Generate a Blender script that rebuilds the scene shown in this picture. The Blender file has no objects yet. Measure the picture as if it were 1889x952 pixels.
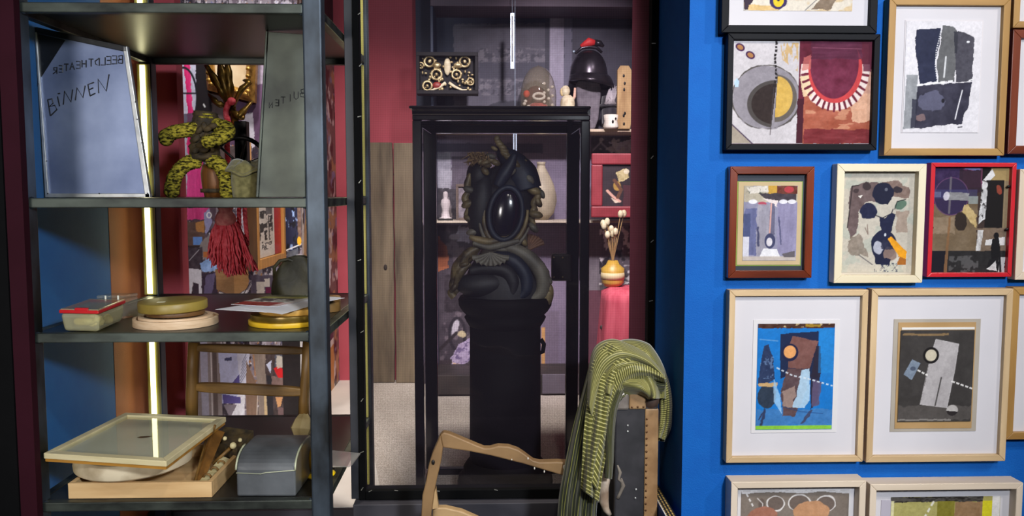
import bpy, bmesh, math, random
import numpy as np
from mathutils import Vector, Matrix
from math import sin, cos, pi, radians, atan, sqrt

sc = bpy.context.scene
COL = sc.collection
R = random.Random(7)

# ------------------------------------------------------------------ camera
FPX, CX, CY = 1504.0, 944.5, 476.0
YAW, PITCH = atan(44.5 / FPX), atan(119.0 / FPX)
CAM = Vector((0, 0, 1.5))
FWD = Vector((sin(YAW) * cos(PITCH), cos(YAW) * cos(PITCH), -sin(PITCH)))
RGT = Vector((cos(YAW), -sin(YAW), 0))
UPV = RGT.cross(FWD)
cam = bpy.data.objects.new('camera', bpy.data.cameras.new('camera'))
COL.objects.link(cam)
cam.data.sensor_width = 36.0
cam.data.lens = 36.0 * FPX / 1889.0
cam.data.clip_start = 0.05
m3 = Matrix((RGT, UPV, -FWD)).transposed()
cam.matrix_world = Matrix.Translation(CAM) @ m3.to_4x4()
sc.camera = cam

def P(px, py, Y):
    d = FWD * FPX + RGT * (px - CX) + UPV * (CY - py)
    return CAM + d * (Y / d.y)
def PX(px, py, X):
    d = FWD * FPX + RGT * (px - CX) + UPV * (CY - py)
    return CAM + d * (X / d.x)
def PZ(px, py, Z):
    d = FWD * FPX + RGT * (px - CX) + UPV * (CY - py)
    return CAM + d * ((Z - CAM.z) / d.z)

# ------------------------------------------------------------------ world, lights, exposure
world = bpy.data.worlds.new('world'); sc.world = world
world.use_nodes = True
bg = world.node_tree.nodes['Background']
bg.inputs[0].default_value = (0.55, 0.66, 0.95, 1)
bg.inputs[1].default_value = 0.055

def lamp(name, kind, loc, target, energy, color, size=0.3, spot=None, blend=.5):
    l = bpy.data.lights.new(name, kind); o = bpy.data.objects.new(name, l); COL.objects.link(o)
    o.location = loc
    d = Vector(target) - Vector(loc)
    o.rotation_euler = d.to_track_quat('-Z', 'Y').to_euler()
    l.energy = energy; l.color = color
    if kind == 'AREA': l.size = size; l.shape = 'DISK'
    else: l.shadow_soft_size = size
    if kind == 'SPOT': l.spot_size = radians(spot); l.spot_blend = blend
    return o
WARM, COOL = (1, .92, .84), (.86, .92, 1)
# gallery ceiling spots in front of the picture wall (upper right), plus fill lamps added for the shelf bay
lamp('front_light', 'SPOT', (2.35, -0.15, 3.1), (0.95, 1.68, 1.15), 112, WARM, .07, 56, .6)
lamp('front_light', 'SPOT', (1.05, -0.55, 3.1), (0.85, 1.68, 1.05), 70, WARM, .07, 50, .7)
lamp('front_light', 'SPOT', (0.30, 0.10, 3.0), (0.12, 1.75, 0.95), 70, (1, .93, .82), .06, 46, .7)
lamp('front_light', 'SPOT', (0.95, -0.85, 2.25), (-0.75, 2.2, 1.30), 270, COOL, .14, 84, .6)  # added cool fill, brightens the side wall of the left bay
lamp('front_light', 'SPOT', (-1.05, -1.2, 1.66), (-0.64, 2.3, 1.33), 170, (1, .96, .92), .25, 35, .5)  # added fill near eye height, brightens the things on the shelf
# lamps under the ceiling of the display room
lamp('display_spot', 'SPOT', (0.32, 2.12, 2.66), (0.32, 3.95, 1.50), 250, (1, .90, .97), .06, 52, .7)
lamp('display_spot', 'SPOT', (0.95, 2.6, 2.85), (.62, 3.9, 1.25), 95, (1, .9, .92), .06, 44, .7)
lamp('display_spot', 'SPOT', (-0.30, 2.3, 2.85), (-.55, 4.1, 1.35), 140, (1, .92, .88), .06, 46, .9)
lamp('display_spot', 'SPOT', (-1.0, 2.68, 2.85), (-.95, 3.36, 1.3), 85, (1, .96, .94), .08, 62, .7)
lamp('display_spot', 'SPOT', (-0.12, 2.25, 2.85), (0.02, 3.1, 0.55), 240, (1, .93, .86), .10, 76, .8)

sc.view_settings.view_transform = 'Standard'
sc.view_settings.look = 'None'
sc.view_settings.gamma = 1
sc.view_settings.exposure = 0.0
sc.view_settings.use_curve_mapping = False
sc.cycles.max_bounces = 8
sc.cycles.transparent_max_bounces = 24
sc.cycles.caustics_reflective = False
sc.cycles.caustics_refractive = False
sc.cycles.sample_clamp_indirect = 4
sc.cycles.use_denoising = True

# ------------------------------------------------------------------ colour and material helpers
def lin(v):
    v = v / 255.0
    return v / 12.92 if v <= .04045 else ((v + .055) / 1.055) ** 2.4
def C(r, g=None, b=None):
    if g is None:
        r, g, b = int(r[1:3], 16), int(r[3:5], 16), int(r[5:7], 16)
    return (lin(r), lin(g), lin(b), 1)

def newmat(name):
    m = bpy.data.materials.new(name); m.use_nodes = True
    nt = m.node_tree
    return m, nt, nt.nodes, nt.links, nt.nodes['Principled BSDF']

def M(name, c1, c2=None, rough=.6, metal=0, scale=12, stretch=(1, 1, 1), bump=0, detail=5, contrast=(.35, .65),
      spec=.5, coat=0, emit=None, trans=0, alpha=1, bscale=None, sheen=0):
    m, nt, N, L, b = newmat(name)
    b.inputs['Roughness'].default_value = rough; b.inputs['Metallic'].default_value = metal
    b.inputs['Specular IOR Level'].default_value = spec
    b.inputs['Coat Weight'].default_value = coat; b.inputs['Coat Roughness'].default_value = .08
    b.inputs['Transmission Weight'].default_value = trans; b.inputs['Alpha'].default_value = alpha
    b.inputs['Sheen Weight'].default_value = sheen
    c1 = C(c1) if isinstance(c1, str) else c1
    c2 = c1 if c2 is None else (C(c2) if isinstance(c2, str) else c2)
    tc = N.new('ShaderNodeTexCoord'); mp = N.new('ShaderNodeMapping'); mp.inputs['Scale'].default_value = stretch
    L.new(tc.outputs['Object'], mp.inputs[0])
    nz = N.new('ShaderNodeTexNoise'); nz.inputs['Scale'].default_value = scale; nz.inputs['Detail'].default_value = detail
    L.new(mp.outputs[0], nz.inputs['Vector'])
    rp = N.new('ShaderNodeValToRGB')
    rp.color_ramp.elements[0].position = contrast[0]; rp.color_ramp.elements[0].color = c1
    rp.color_ramp.elements[1].position = contrast[1]; rp.color_ramp.elements[1].color = c2
    L.new(nz.outputs['Fac'], rp.inputs[0]); L.new(rp.outputs[0], b.inputs['Base Color'])
    if bump:
        bn = N.new('ShaderNodeBump'); bn.inputs['Strength'].default_value = bump; bn.inputs['Distance'].default_value = .004
        if bscale:
            n2 = N.new('ShaderNodeTexNoise'); n2.inputs['Scale'].default_value = bscale; n2.inputs['Detail'].default_value = 3
            L.new(mp.outputs[0], n2.inputs['Vector']); L.new(n2.outputs['Fac'], bn.inputs['Height'])
        else: L.new(nz.outputs['Fac'], bn.inputs['Height'])
        L.new(bn.outputs[0], b.inputs['Normal'])
    if emit:
        b.inputs['Emission Color'].default_value = emit[0]; b.inputs['Emission Strength'].default_value = emit[1]
    return m

def wood(name, c1, c2, axis='x', scale=9, rough=.55, bump=.15, coat=0, spec=.4):
    st = {'x': (.12, 1, 1), 'y': (1, .12, 1), 'z': (1, 1, .12)}[axis]
    return M(name, c1, c2, rough, 0, scale * 5, st, bump, 6, (.3, .7), coat=coat, spec=spec)

def glass(name, tint=(1, 1, 1, 1), rough=.02, haze=0, hazecol=(.6, .6, .6, 1), refl=1.0):
    m, nt, N, L, b = newmat(name)
    N.remove(b); out = N['Material Output']
    tr = N.new('ShaderNodeBsdfTransparent'); tr.inputs[0].default_value = tint
    gl = N.new('ShaderNodeBsdfGlossy'); gl.inputs['Roughness'].default_value = rough
    ge = N.new('ShaderNodeNewGeometry'); dt = N.new('ShaderNodeVectorMath'); dt.operation = 'DOT_PRODUCT'   # same reflectance from both sides of the pane
    L.new(ge.outputs['Incoming'], dt.inputs[0]); L.new(ge.outputs['Normal'], dt.inputs[1])
    def mth(op, a, b_, c_=None):
        q = N.new('ShaderNodeMath'); q.operation = op
        for i, x in enumerate((a, b_, c_)):
            if x is None: continue
            if isinstance(x, (int, float)): q.inputs[i].default_value = x
            else: L.new(x, q.inputs[i])
        return q.outputs[0]
    one = mth('SUBTRACT', 1.0, mth('ABSOLUTE', dt.outputs['Value'], 0)); ml = mth('MULTIPLY', mth('MULTIPLY_ADD', mth('POWER', one, 5.0), .95, .045), refl)
    mx = N.new('ShaderNodeMixShader')
    L.new(ml, mx.inputs[0]); L.new(gl.outputs[0], mx.inputs[2])
    if haze:
        df = N.new('ShaderNodeBsdfDiffuse'); df.inputs[0].default_value = hazecol
        m2 = N.new('ShaderNodeMixShader'); m2.inputs[0].default_value = haze
        L.new(tr.outputs[0], m2.inputs[1]); L.new(df.outputs[0], m2.inputs[2]); L.new(m2.outputs[0], mx.inputs[1])
    else: L.new(tr.outputs[0], mx.inputs[1])
    L.new(mx.outputs[0], out.inputs[0])
    return m

def paintmat(name, rough=.6, spec=.3):
    m, nt, N, L, b = newmat(name)
    a = N.new('ShaderNodeAttribute'); a.attribute_name = 'paint'
    L.new(a.outputs['Color'], b.inputs['Base Color'])
    b.inputs['Roughness'].default_value = rough; b.inputs['Specular IOR Level'].default_value = spec
    return m

# ------------------------------------------------------------------ mesh builder
class MB:
    def __init__(s): s.v = []; s.f = []
    def add(s, vs, fs):
        o = len(s.v); s.v += [tuple(v) for v in vs]; s.f += [[i + o for i in f] for f in fs]; return s
    def hexa(s, p):          # 8 points: bottom 4 ccw, top 4 ccw
        return s.add(p, [(3, 2, 1, 0), (4, 5, 6, 7), (0, 1, 5, 4), (1, 2, 6, 5), (2, 3, 7, 6), (3, 0, 4, 7)])
    def box(s, x0, x1, y0, y1, z0, z1):
        return s.hexa([(x0, y0, z0), (x1, y0, z0), (x1, y1, z0), (x0, y1, z0), (x0, y0, z1), (x1, y0, z1), (x1, y1, z1), (x0, y1, z1)])
    def rings(s, rings, closed=False, cap=True, wrap=True):
        n = len(rings[0]); o = len(s.v)
        for r in rings: s.v += [tuple(p) for p in r]
        k = len(rings)
        for i in range(k if closed else k - 1):
            a, b = o + i * n, o + ((i + 1) % k) * n
            for j in range(n if wrap else n - 1):
                j2 = (j + 1) % n
                s.f.append([a + j, a + j2, b + j2, b + j])
        if cap and not closed and wrap:
            s.f.append([o + j for j in range(n - 1, -1, -1)]); s.f.append([o + (k - 1) * n + j for j in range(n)])
        return s
    def tube(s, pts, r, n=10, closed=False, flat=1.0):
        pts = [Vector(p) for p in pts]; k = len(pts)
        rr = r if hasattr(r, '__len__') else [r] * k
        rings = []; up = None
        for i, p in enumerate(pts):
            if closed: t = pts[(i + 1) % k] - pts[i - 1]
            else: t = pts[min(i + 1, k - 1)] - pts[max(i - 1, 0)]
            t.normalize()
            if up is None:
                up = Vector((0, 0, 1)) if abs(t.z) < .9 else Vector((0, 1, 0))
            sd = t.cross(up)
            if sd.length < 1e-6: sd = Vector((1, 0, 0))
            sd.normalize(); up = sd.cross(t).normalized()
            rings.append([p + sd * (cos(2 * pi * j / n) * rr[i]) + up * (sin(2 * pi * j / n) * rr[i] * flat) for j in range(n)])
        return s.rings(rings, closed)
    def lathe(s, prof, n=32, c=(0, 0, 0), sx=1, sy=1, wob=None):
        rings = []
        for r, z in prof:
            rings.append([(c[0] + cos(2 * pi * j / n) * max(r, 1e-4) * sx, c[1] + sin(2 * pi * j / n) * max(r, 1e-4) * sy, c[2] + z) for j in range(n)])
        return s.rings(rings)
    def ell(s, c, r, nu=14, nv=8, rot=None):
        rings = []
        for i in range(nv + 1):
            a = pi * (i + .02) / (nv + .04) - pi / 2
            ring = []
            for j in range(nu):
                p = Vector((r[0] * cos(a) * cos(2 * pi * j / nu), r[1] * cos(a) * sin(2 * pi * j / nu), r[2] * sin(a)))
                if rot is not None: p = rot @ p
                ring.append(p + Vector(c))
            rings.append(ring)
        return s.rings(rings)
    def prism(s, poly, y0, y1):   # polygon in x,z extruded along y
        n = len(poly)
        return s.rings([[(x, y0, z) for x, z in poly], [(x, y1, z) for x, z in poly]])
    def grid(s, fn, nu, nv, closeu=False):
        o = len(s.v)
        for i in range(nv + 1):
            for j in range(nu + (0 if closeu else 1)): s.v.append(tuple(fn(j / nu, i / nv)))
        w = nu if closeu else nu + 1
        for i in range(nv):
            for j in range(nu):
                j2 = (j + 1) % w
                s.f.append([o + i * w + j, o + i * w + j2, o + (i + 1) * w + j2, o + (i + 1) * w + j])
        return s
    def build(s, name, mat, parent=None, smooth=False, bevel=0, solid=0, sub=0, loc=None, bseg=2, rot=None, kind=None, fix=True):
        me = bpy.data.meshes.new(name); me.from_pydata(s.v, [], s.f)
        if fix:
            b = bmesh.new(); b.from_mesh(me); bmesh.ops.recalc_face_normals(b, faces=b.faces); b.to_mesh(me); b.free()
        if smooth: me.shade_smooth()
        me.materials.append(mat)
        return link(name, me, parent, bevel, solid, sub, loc, bseg, rot, kind)

def link(name, me, parent=None, bevel=0, solid=0, sub=0, loc=None, bseg=2, rot=None, kind=None):
    o = bpy.data.objects.new(name, me); COL.objects.link(o)
    if parent is not None: o.parent = parent
    if loc is not None: o.location = loc
    if rot is not None: o.rotation_euler = rot
    if solid:
        d = o.modifiers.new('solid', 'SOLIDIFY'); d.thickness = solid; d.offset = 0
    if sub:
        d = o.modifiers.new('sub', 'SUBSURF'); d.levels = sub; d.render_levels = sub
    if bevel:
        d = o.modifiers.new('bevel', 'BEVEL'); d.width = bevel; d.segments = bseg; d.limit_method = 'ANGLE'; d.angle_limit = radians(40)
    if kind: o['kind'] = kind
    return o

def thing(name, label, cat, loc=(0, 0, 0), rot=(0, 0, 0), group=None):
    o = bpy.data.objects.new(name, None); COL.objects.link(o)
    o.empty_display_size = .05
    o.location = loc; o.rotation_euler = rot
    return tag(o, label, cat, group)
def tag(o, label, cat, group=None):
    o['label'] = label; o['category'] = cat
    if group: o['group'] = group
    return o
def struct(o): o['kind'] = 'structure'; return o
def box(x0, x1, y0, y1, z0, z1): return MB().box(x0, x1, y0, y1, z0, z1)
def rel(o, p): return Vector(p) - o.location          # for things without rotation

# ------------------------------------------------------------------ painter: prints, held as colours on a fine grid
class Art:
    def __init__(s, x0, y0, x1, y1, bg, step=1.0, seed=1):
        s.x0, s.y0, s.x1, s.y1 = x0, y0, x1, y1
        s.nx = max(2, int(round((x1 - x0) / step)) + 1); s.ny = max(2, int(round((y1 - y0) / step)) + 1)
        s.X, s.Y = np.meshgrid(np.linspace(x0, x1, s.nx), np.linspace(y0, y1, s.ny))
        s.c = np.empty((s.ny, s.nx, 3)); s.c[:] = bg
        s.rs = np.random.RandomState(seed)
    def noise(s, sx, sy=None, oct=3):
        sy = sy or sx; out = np.zeros_like(s.X); amp = 1.0; tot = 0
        for o in range(oct):
            gx, gy = sx / 2 ** o, sy / 2 ** o
            w, h = int((s.x1 - s.x0) / gx) + 3, int((s.y1 - s.y0) / gy) + 3
            g = s.rs.rand(h, w)
            u, v = (s.X - s.x0) / gx, (s.Y - s.y0) / gy
            i, j = u.astype(int), v.astype(int); fu, fv = u - i, v - j
            fu, fv = fu * fu * (3 - 2 * fu), fv * fv * (3 - 2 * fv)
            out += amp * ((g[j, i] * (1 - fu) + g[j, i + 1] * fu) * (1 - fv) + (g[j + 1, i] * (1 - fu) + g[j + 1, i + 1] * fu) * fv)
            tot += amp; amp *= .55
        return out / tot
    def put(s, mask, col, a=1.0, tex=0, ts=(6, 6)):
        m = (mask * a)[..., None]
        col = np.array(col, float)
        if tex: col = col + ((s.noise(*ts) - .5) * 2 * tex)[..., None]
        s.c = s.c * (1 - m) + col * m; return s
    def warp(s, w, sc):
        if not w: return s.X, s.Y
        return s.X + (s.noise(sc) - .5) * 2 * w, s.Y + (s.noise(sc) - .5) * 2 * w
    def pmask(s, pts, wob=0, ws=12):
        X, Y = s.warp(wob, ws); m = np.zeros(X.shape, bool); n = len(pts)
        for i in range(n):
            (ax, ay), (bx, by) = pts[i], pts[(i + 1) % n]
            if ay == by: continue
            m ^= ((ay > Y) != (by > Y)) & (X < (bx - ax) * (Y - ay) / (by - ay) + ax)
        return m.astype(float)
    def poly(s, pts, col, a=1, wob=0, tex=0, ts=(6, 6), ws=12): return s.put(s.pmask(pts, wob, ws), col, a, tex, ts)
    def rect(s, x0, y0, x1, y1, col, a=1, wob=0, tex=0, ts=(6, 6)): return s.poly([(x0, y0), (x1, y0), (x1, y1), (x0, y1)], col, a, wob, tex, ts)
    def emask(s, cx, cy, rx, ry, rot=0, wob=0, soft=.8, ws=12):
        X, Y = s.warp(wob, ws); dx, dy = X - cx, Y - cy
        u, v = dx * cos(rot) + dy * sin(rot), -dx * sin(rot) + dy * cos(rot)
        d = np.sqrt((u / rx) ** 2 + (v / ry) ** 2)
        return np.clip((1 - d) * min(rx, ry) / soft + .5, 0, 1)
    def ell(s, cx, cy, rx, ry, col, a=1, rot=0, wob=0, soft=.8, tex=0, ts=(6, 6)): return s.put(s.emask(cx, cy, rx, ry, rot, wob, soft), col, a, tex, ts)
    def ring(s, cx, cy, rx, ry, w, col, a=1, rot=0, wob=0):
        return s.put(np.clip(s.emask(cx, cy, rx + w / 2, ry + w / 2, rot, wob) - s.emask(cx, cy, rx - w / 2, ry - w / 2, rot, 0), 0, 1), col, a)
    def line(s, pts, w, col, a=1, dash=None, wob=0, ws=8):
        X, Y = s.warp(wob, ws); m = np.zeros(X.shape); acc = 0.0
        for (ax, ay), (bx, by) in zip(pts[:-1], pts[1:]):
            dx, dy = bx - ax, by - ay; ln = sqrt(dx * dx + dy * dy) or 1e-6
            t = np.clip(((X - ax) * dx + (Y - ay) * dy) / ln ** 2, 0, 1)
            d = np.sqrt((X - ax - t * dx) ** 2 + (Y - ay - t * dy) ** 2)
            k = np.clip(w / 2 - d + .5, 0, 1)
            if dash: k = k * ((((t * ln + acc) % sum(dash)) < dash[0]))
            m = np.maximum(m, k); acc += ln
        return s.put(m, col, a)
    def blot(s, col, sc, th=.5, a=1, region=None, soft=.06, oct=3):
        scs = sc if isinstance(sc, tuple) else (sc, sc)
        m = np.clip((s.noise(scs[0], scs[1], oct) - th) / soft, 0, 1)
        if region is not None: m = m * region
        return s.put(m, col, a)
    def grain(s, a=.075):
        g = s.noise(5, 5, 2) * .6 + s.noise(1.7, 1.7, 1) * .4; h = s.noise(38, 38, 2)
        s.c = s.c * (1 + (g - .5) * 2 * a + (h - .5) * a)[..., None]; return s
    def mesh(s, name, mat, parent, fn, kind=None):
        """fn(u, v) arrays (0..1 right, 0..1 down) -> x, y, z arrays"""
        s.grain(); u, v = np.meshgrid(np.linspace(0, 1, s.nx), np.linspace(0, 1, s.ny))
        x, y, z = fn(u, v); n = s.nx * s.ny
        co = np.stack([np.broadcast_to(q, u.shape) for q in (x, y, z)], -1).reshape(-1).astype(np.float32)
        idx = np.arange(n).reshape(s.ny, s.nx)
        q = np.stack([idx[1:, :-1], idx[1:, 1:], idx[:-1, 1:], idx[:-1, :-1]], -1).reshape(-1)
        nf = (s.nx - 1) * (s.ny - 1)
        me = bpy.data.meshes.new(name)
        me.vertices.add(n); me.vertices.foreach_set('co', co)
        me.loops.add(nf * 4); me.loops.foreach_set('vertex_index', q.astype(np.int32))
        me.polygons.add(nf); me.polygons.foreach_set('loop_start', np.arange(0, nf * 4, 4, dtype=np.int32))
        me.update(calc_edges=True)
        c = np.clip(s.c, 0, 255) / 255.0
        c = np.where(c <= .04045, c / 12.92, ((c + .055) / 1.055) ** 2.4)
        ca = np.concatenate([c.reshape(-1, 3), np.ones((n, 1))], 1).reshape(-1).astype(np.float32)
        at = me.color_attributes.new('paint', 'FLOAT_COLOR', 'POINT'); at.data.foreach_set('color', ca)
        me.materials.append(mat)
        return link(name, me, parent, kind=kind)
# ================================================================== setting
YW, YG, YP, YF, YB = 1.68, 2.0, 1.96, 1.72, 2.37      # picture wall, gauze, plinth front, shelf front, shelf back
ZP = P(800, 916, YG).z                                  # plinth top
blue_mat = M('blue_wall_paint', '#0558ac', '#065cb0', .75, 0, 30, bump=.25, bscale=420, spec=.25)
blue_in = M('blue_niche_paint', '#175a96', '#1a5e9a', .7, 0, 20, bump=.12, bscale=400)
orange_in = M('orange_niche_paint', '#a4623c', '#a86640', .7, 0, 20, bump=.12, bscale=400)
red_mat = M('red_wall_paint', '#a34650', '#a84a54', .75, 0, 8, bump=.1, bscale=300, spec=.2)
maroon_mat = M('maroon_paint', '#5e2838', '#622b3c', .75, 0, 10, spec=.15)
maroon_dk = M('dark_maroon_jamb', '#2c0c16', '#300e19', .75, 0, 10, spec=.1)
black_mat = M('matt_black', '#040405', '#060607', .8, 0, 20, spec=.12)
charcoal_mat = M('charcoal_trim', '#24262c', '#2a2c33', .5, 0, 25, spec=.4)
plinth_mat = M('plinth_grey', '#39373d', '#403e44', .6, 0, 14, bump=.05, spec=.3)
white_floor = M('white_platform', '#cfc8bf', '#d6cfc6', .45, 0, 9)
def carpet_material():
    m = M('carpet_weave', '#a0968c', '#d2c8be', .95, 0, 330, (1, 1, 1), .5, 2, (.4, .6), spec=.1)
    return m
carpet_mat = carpet_material()
dark_floor = M('gallery_floor', '#3a3836', '#46433f', .5, 0, 6)
ceil_mat = M('dark_ceiling', '#2c2a2e', '#302e32', .8, 0, 6)

xr = P(1266, 400, YW).x          # blue wall corner
xg0, xg1 = P(640, 400, YG).x, P(1207.5, 400, YG).x
struct(box(-3.2, 3.2, -2.5, YP, -.05, 0).build('floor', dark_floor))
# platform: white boards on the left, carpet in the display room behind a low front wall
ZC, YBK = .55, 4.12
XS = P(662, 700, YG).x           # dividing line between left bay and display room
yfl = PZ(632, 935, ZC).y
XS2 = P(664, 705, YBK).x
struct(MB().hexa([(-1.75, yfl, 0), (XS, yfl, 0), (XS2, YBK, 0), (-1.75, YBK, 0), (-1.75, yfl, ZC), (XS, yfl, ZC), (XS2, YBK, ZC), (-1.75, YBK, ZC)]).build('floor', white_floor))
struct(MB().rings([[(XS, YG + .05, z), (1.5, YG + .05, z), (1.5, YBK, z), (XS2, YBK, z), (XS, yfl, z)] for z in (0, ZC)]).build('floor', carpet_mat))
struct(box(-1.75, XS, yfl - .02, yfl - .001, 0, ZC - .002).build('trim_1', plinth_mat))
struct(box(XS - .012, xr, YG - .045, YG + .049, 0, ZP - .002).build('trim_2', plinth_mat, bevel=.002))
# back and side walls of the display room
struct(box(-1.8, 1.55, YBK, YBK + .05, 0, 2.95).build('wall_back', red_mat))
struct(box(1.5, 1.55, YG, YBK, 0, 2.95).build('wall_right', red_mat))
struct(box(-1.8, -1.75, 2.58, YBK, 0, 2.95).build('wall_left', red_mat))
struct(box(-1.8, 1.55, YW, YBK + .05, 2.95, 3.0).build('ceiling', ceil_mat))
# left wall of the bay: blue then orange
xl = -1.02
yb1 = PX(206, 560, xl).y
struct(box(xl - .05, xl, YF + .02, yb1, 0, 2.95).build('wall_left', blue_in))
struct(box(xl - .05, xl + .001, yb1, 2.52, 0, 2.95).build('wall_left', orange_in))
struct(box(-1.78, P(334, 400, 2.53).x, 2.53, 2.58, 0, 2.95).build('wall_left', red_mat))
# dark jamb far left
p0, p1 = P(20, 400, YF - .03).x, P(51, 400, YF - .03).x
struct(box(p0, p1, YF - .045, YF - .024, 0, 2.95).build('trim_3', maroon_dk))
struct(box(-2.6, p0, YF - .05, YF + .03, 0, 2.95).build('wall_front', black_mat))
# blue picture wall with its return into the niche
struct(box(xr, 2.6, YW, YW + .06, 0, 2.95).build('wall_front', blue_mat))
struct(box(xr, xr + .06, YW + .06, YG + .01, 0, 2.95).build('wall_right', blue_mat))
# maroon return inside the display room
xm = P(1196, 400, YG).x
ym = PX(1163.5, 300, xm).y
struct(box(xm, xm + .06, YG + .02, ym, ZP, 2.95).build('wall_right', maroon_mat))
# gauze: charcoal post, black batten frame, scrim
x0, x1 = P(640, 400, YG - .012).x, P(656, 400, YG - .012).x
struct(box(x0, x1, YG - .012, YG + .05, ZP, 2.95).build('trim_4', charcoal_mat, bevel=.001))
g = thing('gauze_screen', 'tall black gauze screen stretched on a black batten frame before the display room', 'screen', ((x1 + xr) / 2, YG, ZP))
zt = 2.70
b0, b1 = P(668.5, 400, YG).x, P(1195, 400, YG).x
zr = P(800, 899, YG).z
box(x1, b0, -.02, .02, 0, zt - ZP).build('batten', black_mat, g, bevel=.002, loc=(-g.location.x, 0, 0))
box(b1, xg1, -.02, .02, 0, zt - ZP).build('batten', black_mat, g, bevel=.002, loc=(-g.location.x, 0, 0))
box(b0, b1, -.02, .02, 0, zr - ZP).build('batten', black_mat, g, bevel=.002, loc=(-g.location.x, 0, 0))
box(b0, b1, -.02, .02, zt - ZP - .03, zt - ZP).build('batten', black_mat, g, bevel=.002, loc=(-g.location.x, 0, 0))
def gauze_material():
    m, nt, N, L, b = newmat('black_gauze'); N.remove(b); out = N['Material Output']
    tr = N.new('ShaderNodeBsdfTransparent'); df = N.new('ShaderNodeBsdfDiffuse'); df.inputs[0].default_value = C('#302b36')
    tl = N.new('ShaderNodeBsdfTranslucent'); tl.inputs[0].default_value = C('#2a262e')
    ad = N.new('ShaderNodeMixShader'); ad.inputs[0].default_value = .3
    L.new(df.outputs[0], ad.inputs[1]); L.new(tl.outputs[0], ad.inputs[2])
    tc = N.new('ShaderNodeTexCoord'); fac = None
    for ax in ('X', 'Z'):
        w = N.new('ShaderNodeTexWave'); w.wave_type = 'BANDS'; w.bands_direction = ax; w.inputs['Scale'].default_value = 75
        w.inputs['Distortion'].default_value = 1.0; w.inputs['Detail Scale'].default_value = .3
        L.new(tc.outputs['Object'], w.inputs[0])
        if fac is None: fac = w
        else:
            mu = N.new('ShaderNodeMath'); mu.operation = 'ADD'; L.new(fac.outputs['Fac'], mu.inputs[0]); L.new(w.outputs['Fac'], mu.inputs[1]); fac = mu
    mr = N.new('ShaderNodeMapRange'); mr.inputs['From Max'].default_value = 2; mr.inputs['To Min'].default_value = .2; mr.inputs['To Max'].default_value = .42
    L.new(fac.outputs[0], mr.inputs[0])
    mx = N.new('ShaderNodeMixShader'); L.new(mr.outputs[0], mx.inputs[0]); L.new(tr.outputs[0], mx.inputs[1]); L.new(ad.outputs[0], mx.inputs[2])
    L.new(mx.outputs[0], out.inputs[0])
    return m
gauze_mat = gauze_material()
gx = g.location.x
MB().grid(lambda u, v: (b0 - .005 - gx + (b1 - b0 + .01) * u, -.006, zr - ZP - .005 + (zt - zr) * v), 8, 8).build('gauze', gauze_mat, g, fix=False)
staple_mat = M('staple', '#b9b7b0', rough=.35, metal=.8)
st_me = None
for (sx, sy) in [(663, 25), (665, 120), (663, 215), (664, 335), (663, 480), (668, 612), (668, 738), (668, 834), (668, 902), (683, 906), (731, 905), (808, 906), (915, 904), (1206, 80), (1203, 290), (1203, 445), (1201, 555)]:
    c = P(sx, sy, YG - .0215); a = R.uniform(-1, .2) if sx < 700 or sx > 1190 else R.uniform(.1, .5)
    if st_me is None:
        o = box(-.0045, .0045, -.001, .001, -.0008, .0008).build('staple', staple_mat, g); st_me = o.data
    else: o = link('staple', st_me, g)
    o.location = c - g.location; o.rotation_euler = (0, a, 0)

# ================================================================== steel shelf unit
steel = M('raw_steel', '#14171a', '#4c5763', .48, .45, 9, (1, 1, .5), .04, 7, (.38, .66))
steel_rail = M('raw_steel_rail', '#141615', '#525951', .48, .45, 13, (.5, 1, 1), .04, 7, (.38, .66))
plate_mat = M('black_steel_plate', '#1b1c1c', '#2c2d2b', .36, .4, 5, bump=.02)
plate_under = plate_mat
led_mat = M('led_tube_glow', '#ffffff', emit=((1, .94, .55, 1), 6.0))
led_weak = M('led_strip_glow', '#ffffff', emit=((1, .92, .42, 1), 3.0))
olive_mat = M('led_channel', '#a39c52', '#b0a95c', .5, .3, 10)
T = .0195                                               # half tube width
xL, xR = -.9615, P(583.5, 300, YF).x
zs = [P(330, 13.5, YF - T).z, P(330, 374.5, YF - T).z, P(330, 623.5, YF - T).z, P(330, 935, YF - T).z]
shelf = thing('shelf_unit', 'dark raw steel shelf unit with four black plates and lit tubes on its posts', 'shelf', ((xL + xR) / 2, YF + T, 0))
so = shelf.location
def sh(x0, x1, y0, y1, z0, z1, name, mat, bevel=.002, parent=None):
    return box(x0 - so.x, x1 - so.x, y0 - so.y, y1 - so.y, z0, z1).build(name, mat, parent or shelf, bevel=bevel)
yF0, yF1 = YF - T, YF + T
yB0, yB1 = YB - T, YB + T
for x in (xL, xR): sh(x - T, x + T, yF0, yF1, 0, 2.3, 'post', steel, .004)
for x in (xL, xR): sh(x - T * .9, x + T * .9, yB0, yB1, 0, 2.3, 'post', steel, .003)
hr = .0098                                              # half rail height
for z in zs:
    sh(xL + T, xR - T, yF0 + .004, yF0 + .024, z - hr, z + hr, 'front_rail', steel_rail, .002)
    sh(xL + T * .9, xR - T * .9, yB1 - .024, yB1 - .004, z - hr, z + hr, 'back_rail', steel_rail, .002)
    for x in (xL, xR): sh(x - .010, x + .010, yF1, yB0, z - hr, z + hr, 'side_rail', steel_rail, .002)
    sh(xL + .0105, xR - .0105, yF0 + .0245, yB1 - .0245, z + hr - .004, z + hr - .0005, 'shelf_plate', plate_mat, .0005)
ball = None
for z in zs:
    for x in (xL + T + .003, xR - T - .003):
        if ball is None:
            o = MB().ell((0, 0, 0), (.009, .008, .013), 10, 6).build('weld_bead', steel, shelf, True); ball = o.data
        else: o = link('weld_bead', ball, shelf)
        o.location = (x - so.x, yF0 + .012 - so.y, z)
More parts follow.
